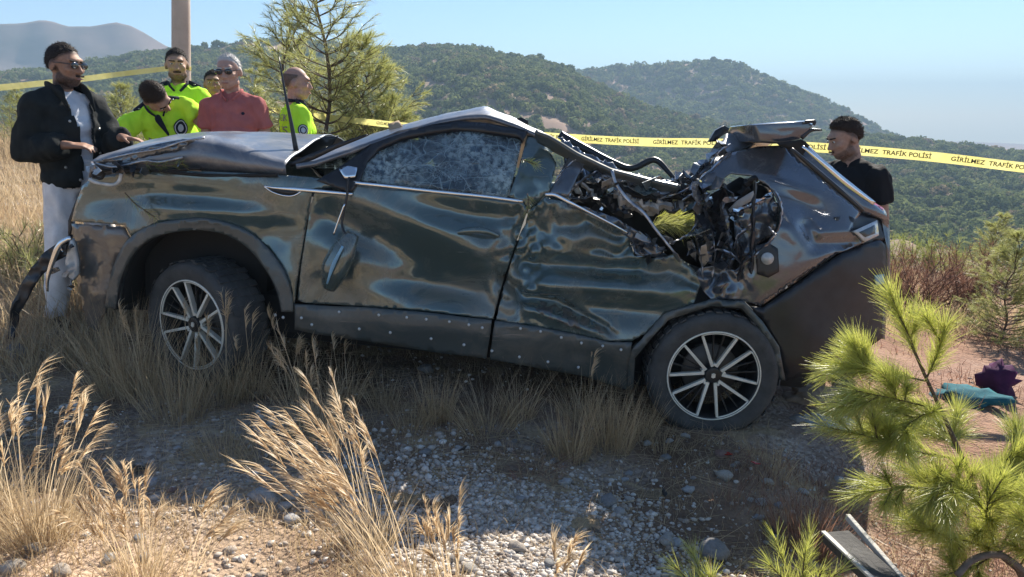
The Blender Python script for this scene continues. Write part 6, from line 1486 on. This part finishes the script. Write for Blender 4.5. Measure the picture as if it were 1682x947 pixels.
for px, py, s, k, lb in [(432, 822, .042, 0, 'largest pale stone on the shaded gravel at the left'), (470, 835, .028, 0, 'pale stone just right of the largest one on the left'), (480, 858, .030, 5, 'pale stone left of the swept golden grass'), (998, 828, .034, 3, 'dark grey rounded stone right of the gravel heap'), (928, 797, .026, 5, 'pale square stone above the gravel heap'), (1016, 842, .026, 0, 'pale stone touching the dark rounded stone'), (1190, 785, .034, 2, 'flat tan stone in front of the rear wheel'), (1130, 808, .026, 5, 'pale angular stone left of the flat tan stone'), (1095, 893, .030, 2, 'tan stone near the bottom edge right of the sunlit gravel'), (1112, 893, .022, 5, 'white stone beside the tan stone near the bottom edge'), (1172, 915, .060, 3, 'dark smooth round stone at the bottom edge between the seedlings'), (1125, 718, .024, 5, 'white stone beneath the rear tyre'), (868, 740, .020, 4, 'brown stone among the straw below the rear door'), (1185, 750, .030, 6, 'reddish stone in the shadow of the rear wheel'), (60, 905, .028, 2, 'sunlit flat stone at the foot of the corner tuft'), (180, 925, .022, 0, 'sunlit pale stone at the bottom left'), (20, 940, .028, 2, 'sunlit slab of stone in the lower left corner'), (300, 530, .05, 0, 'pale stone beside the front tyre'), (105, 525, .028, 5, 'pale stone under the bumper strip'), (30, 585, .07, 3, 'bluish grey stone at the left edge'), (850, 905, .028, 4, 'orange brown stone in the sunlit gravel'), (700, 610, .05, 3, 'dark stone in the shade beneath the car'), (1310, 690, .03, 1, 'grey stone right of the rear wheel')]:
    stone(px, py, s, k, lb)
tones = ['light grey', 'grey', 'sandy', 'dark grey', 'brownish', 'whitish', 'reddish']
for i in range(90):
    px, py = srng.uniform(0, 1400), srng.uniform(700, 946); k = int(srng.integers(0, 7))
    zone = ('at the left below the front wheel' if px < 420 else 'in the middle below the front door' if px < 760 else 'on and around the gravel heap' if px < 1050 else 'on the soil below the rear wheel')
    row = 'small %s stone' % tones[k] if py > 830 else 'tiny shaded %s stone' % tones[k]
    stone(px, py, float(srng.uniform(.011, .024)), k, '%s %s' % (row, zone), '%ss %s' % (row, zone))

# litter
drng = random.Random(4)
M_shard_d, M_shard_r = M_black, M_red
for i, (px, py, s_, mt, lb) in enumerate([(1195, 752, .035, M_red, 'red lamp lens fragment in the shadow before the rear wheel'), (1240, 770, .02, M_red, 'smaller red lens fragment right of the first'), (1090, 820, .03, M_black, 'black plastic fragment on the soil below the rear wheel'), (1290, 800, .03, M_lens, 'clear lens fragment in the shadow left of the young pine'), (560, 800, .035, M_black, 'black plastic fragment beside the big swept tuft'), (230, 780, .04, M_black, 'black plastic fragment on the shaded gravel at the left'), (330, 840, .03, M_lens, 'clear lens fragment on the shaded gravel at the left'), (980, 880, .03, M_dusty, 'painted metal fragment behind the sunlit gravel'), (1265, 880, .04, M_black, 'black trim fragment left of the russet tuft'), (760, 745, .03, M_black, 'black trim fragment under the front door'), (60, 660, .05, M_paint, 'painted bumper fragment on the ground at the left edge'), (110, 700, .03, M_lens, 'clear lens fragment near the left edge')]):
    n_ = drng.randint(4, 6); pts = [Vector((math.cos(2*math.pi*k/n_)*s_*drng.uniform(.5, 1.3), math.sin(2*math.pi*k/n_)*s_*drng.uniform(.3, .8), drng.uniform(0, .014))) for k in range(n_)]; g = on_ground(px, py)
    o = mesh_obj('wreck_fragment', pts+[p+Vector((0, 0, .004)) for p in pts], [list(range(n_))[::-1], [n_+k for k in range(n_)]]+[[k, (k+1) % n_, n_+(k+1) % n_, n_+k] for k in range(n_)], mt, None, False); o.location = (g.x, g.y, Hs(g.x, g.y)+.012); o.rotation_euler = (drng.uniform(-.3, .3), drng.uniform(-.3, .3), drng.uniform(0, 6)); tag(o, lb, 'fragment', 'wreck fragments')
grs = np.random.default_rng(31); ng_ = 500; gx_ = grs.normal(.7, 1.1, ng_); gy_ = 3.55-np.abs(grs.normal(0, .45, ng_)); gz_ = H(gx_, gy_)+.006
bb = np.stack([gx_, gy_, gz_], -1)[:, None, :]+grs.normal(0, .006, (ng_, 3, 3)); tag(mesh_obj('broken_glass', bb.reshape(-1, 3), np.arange(ng_*3).reshape(-1, 3), M_lens, None, False), 'tiny glass crumbs sprinkled under the doors', 'glass', kind='stuff')
def crumpled(name, px, py, size, mat, label, cat, seed, flat=.45):
    v, f = rock_mesh(seed, 3, flat); v = v*np.array(size)
    v = v*np.array([1+.38*(1-2*abs(mnoise.noise(Vector(p)/max(size)*1.7+Vector((seed, 0, 0)))))+.2*(1-2*abs(mnoise.noise(Vector(p)/max(size)*4.1+Vector((0, seed, 0))))) for p in v])[:, None]
    g = on_ground(px, py); o = mesh_obj(name, v, f, mat); o.location = (g.x, g.y, Hs(g.x, g.y)+size[2]*flat*.6); tag(o, label, cat); return o
crumpled('teal_cloth', 1590, 660, (.15, .10, .10), cloth('teal_cloth', (.02, .13, .16), c2=(.01, .07, .09)), 'crumpled teal garment on the ground behind the young pine', 'garment', 5)
crumpled('purple_bag', 1638, 640, (.085, .075, .11), cloth('purple_cloth', (.085, .02, .075), c2=(.045, .012, .045)), 'dark purple cloth bag beside the teal garment', 'bag', 8, .8)
crumpled('plastic_wrapper', 1358, 700, (.10, .07, .05), simple('pale_plastic', (.55, .62, .68), .3, c2=(.35, .42, .48), scale=10), 'crumpled pale plastic wrapper at the edge of the young pine', 'wrapper', 11)
crumpled('paper_scrap', 1465, 690, (.06, .05, .03), simple('white_paper', (.78, .78, .76), .8), 'white paper scrap behind the pine needles', 'paper', 13)
crumpled('earth_lump', 1330, 655, (.12, .08, .07), simple('sandy_soil', (.42, .30, .21), .95, scale=9, bump=.5), 'sunlit lump of sandy soil right behind the rear wheel', 'soil lump', 15)
g = on_ground(80, 512); o = MB().capsule((-.065, 0, .02), (.065, 0, .02), .016, .016, n=12, round0=False, round1=False).build('plastic_tube', M_blade, None); o.location = (g.x, g.y, Hs(g.x, g.y)); o.rotation_euler = (0, 0, R(-14)); tag(o, 'short pale blue plastic tube on the gravel under the bumper strip', 'tube')
# dark plank with a pale edge and a pale batten
g0, g1 = on_ground(1372, 895), on_ground(1480, 985)
def plank(name, a, b, w, th, mat, label, up=0.0, edge=None):
    d = (b-a); L = d.length; o = empty(name, a); o.rotation_euler = d.to_track_quat('X', 'Z').to_euler(); tag(o, label, 'plank')
    MB().box((L/2, 0, up), (L/2, w, th)).build('board', mat, o, False, bevel=.004)
    if edge: MB().box((L/2, -w*.97, up+th*1.04), (L/2, .008, .004)).build('worn_edge', edge, o, False)
    return o
M_pale = simple('pale_worn_wood', (.58, .56, .52), .8, c2=(.40, .38, .35), scale=20); M_grey = simple('dark_grey_wood', (.075, .072, .07), .85, c2=(.035, .034, .034), scale=12, bump=.4, bscale=50)
plank('dark_plank', at(1372, 880, 2.42), at(1500, 1000, 2.0), .05, .02, M_grey, 'dark grey plank with a worn pale edge at the bottom right', 0, M_pale)
plank('pale_batten', at(1392, 848, 2.50), at(1510, 985, 2.06), .009, .012, M_pale, 'thin pale batten lying beside the dark plank', .0)
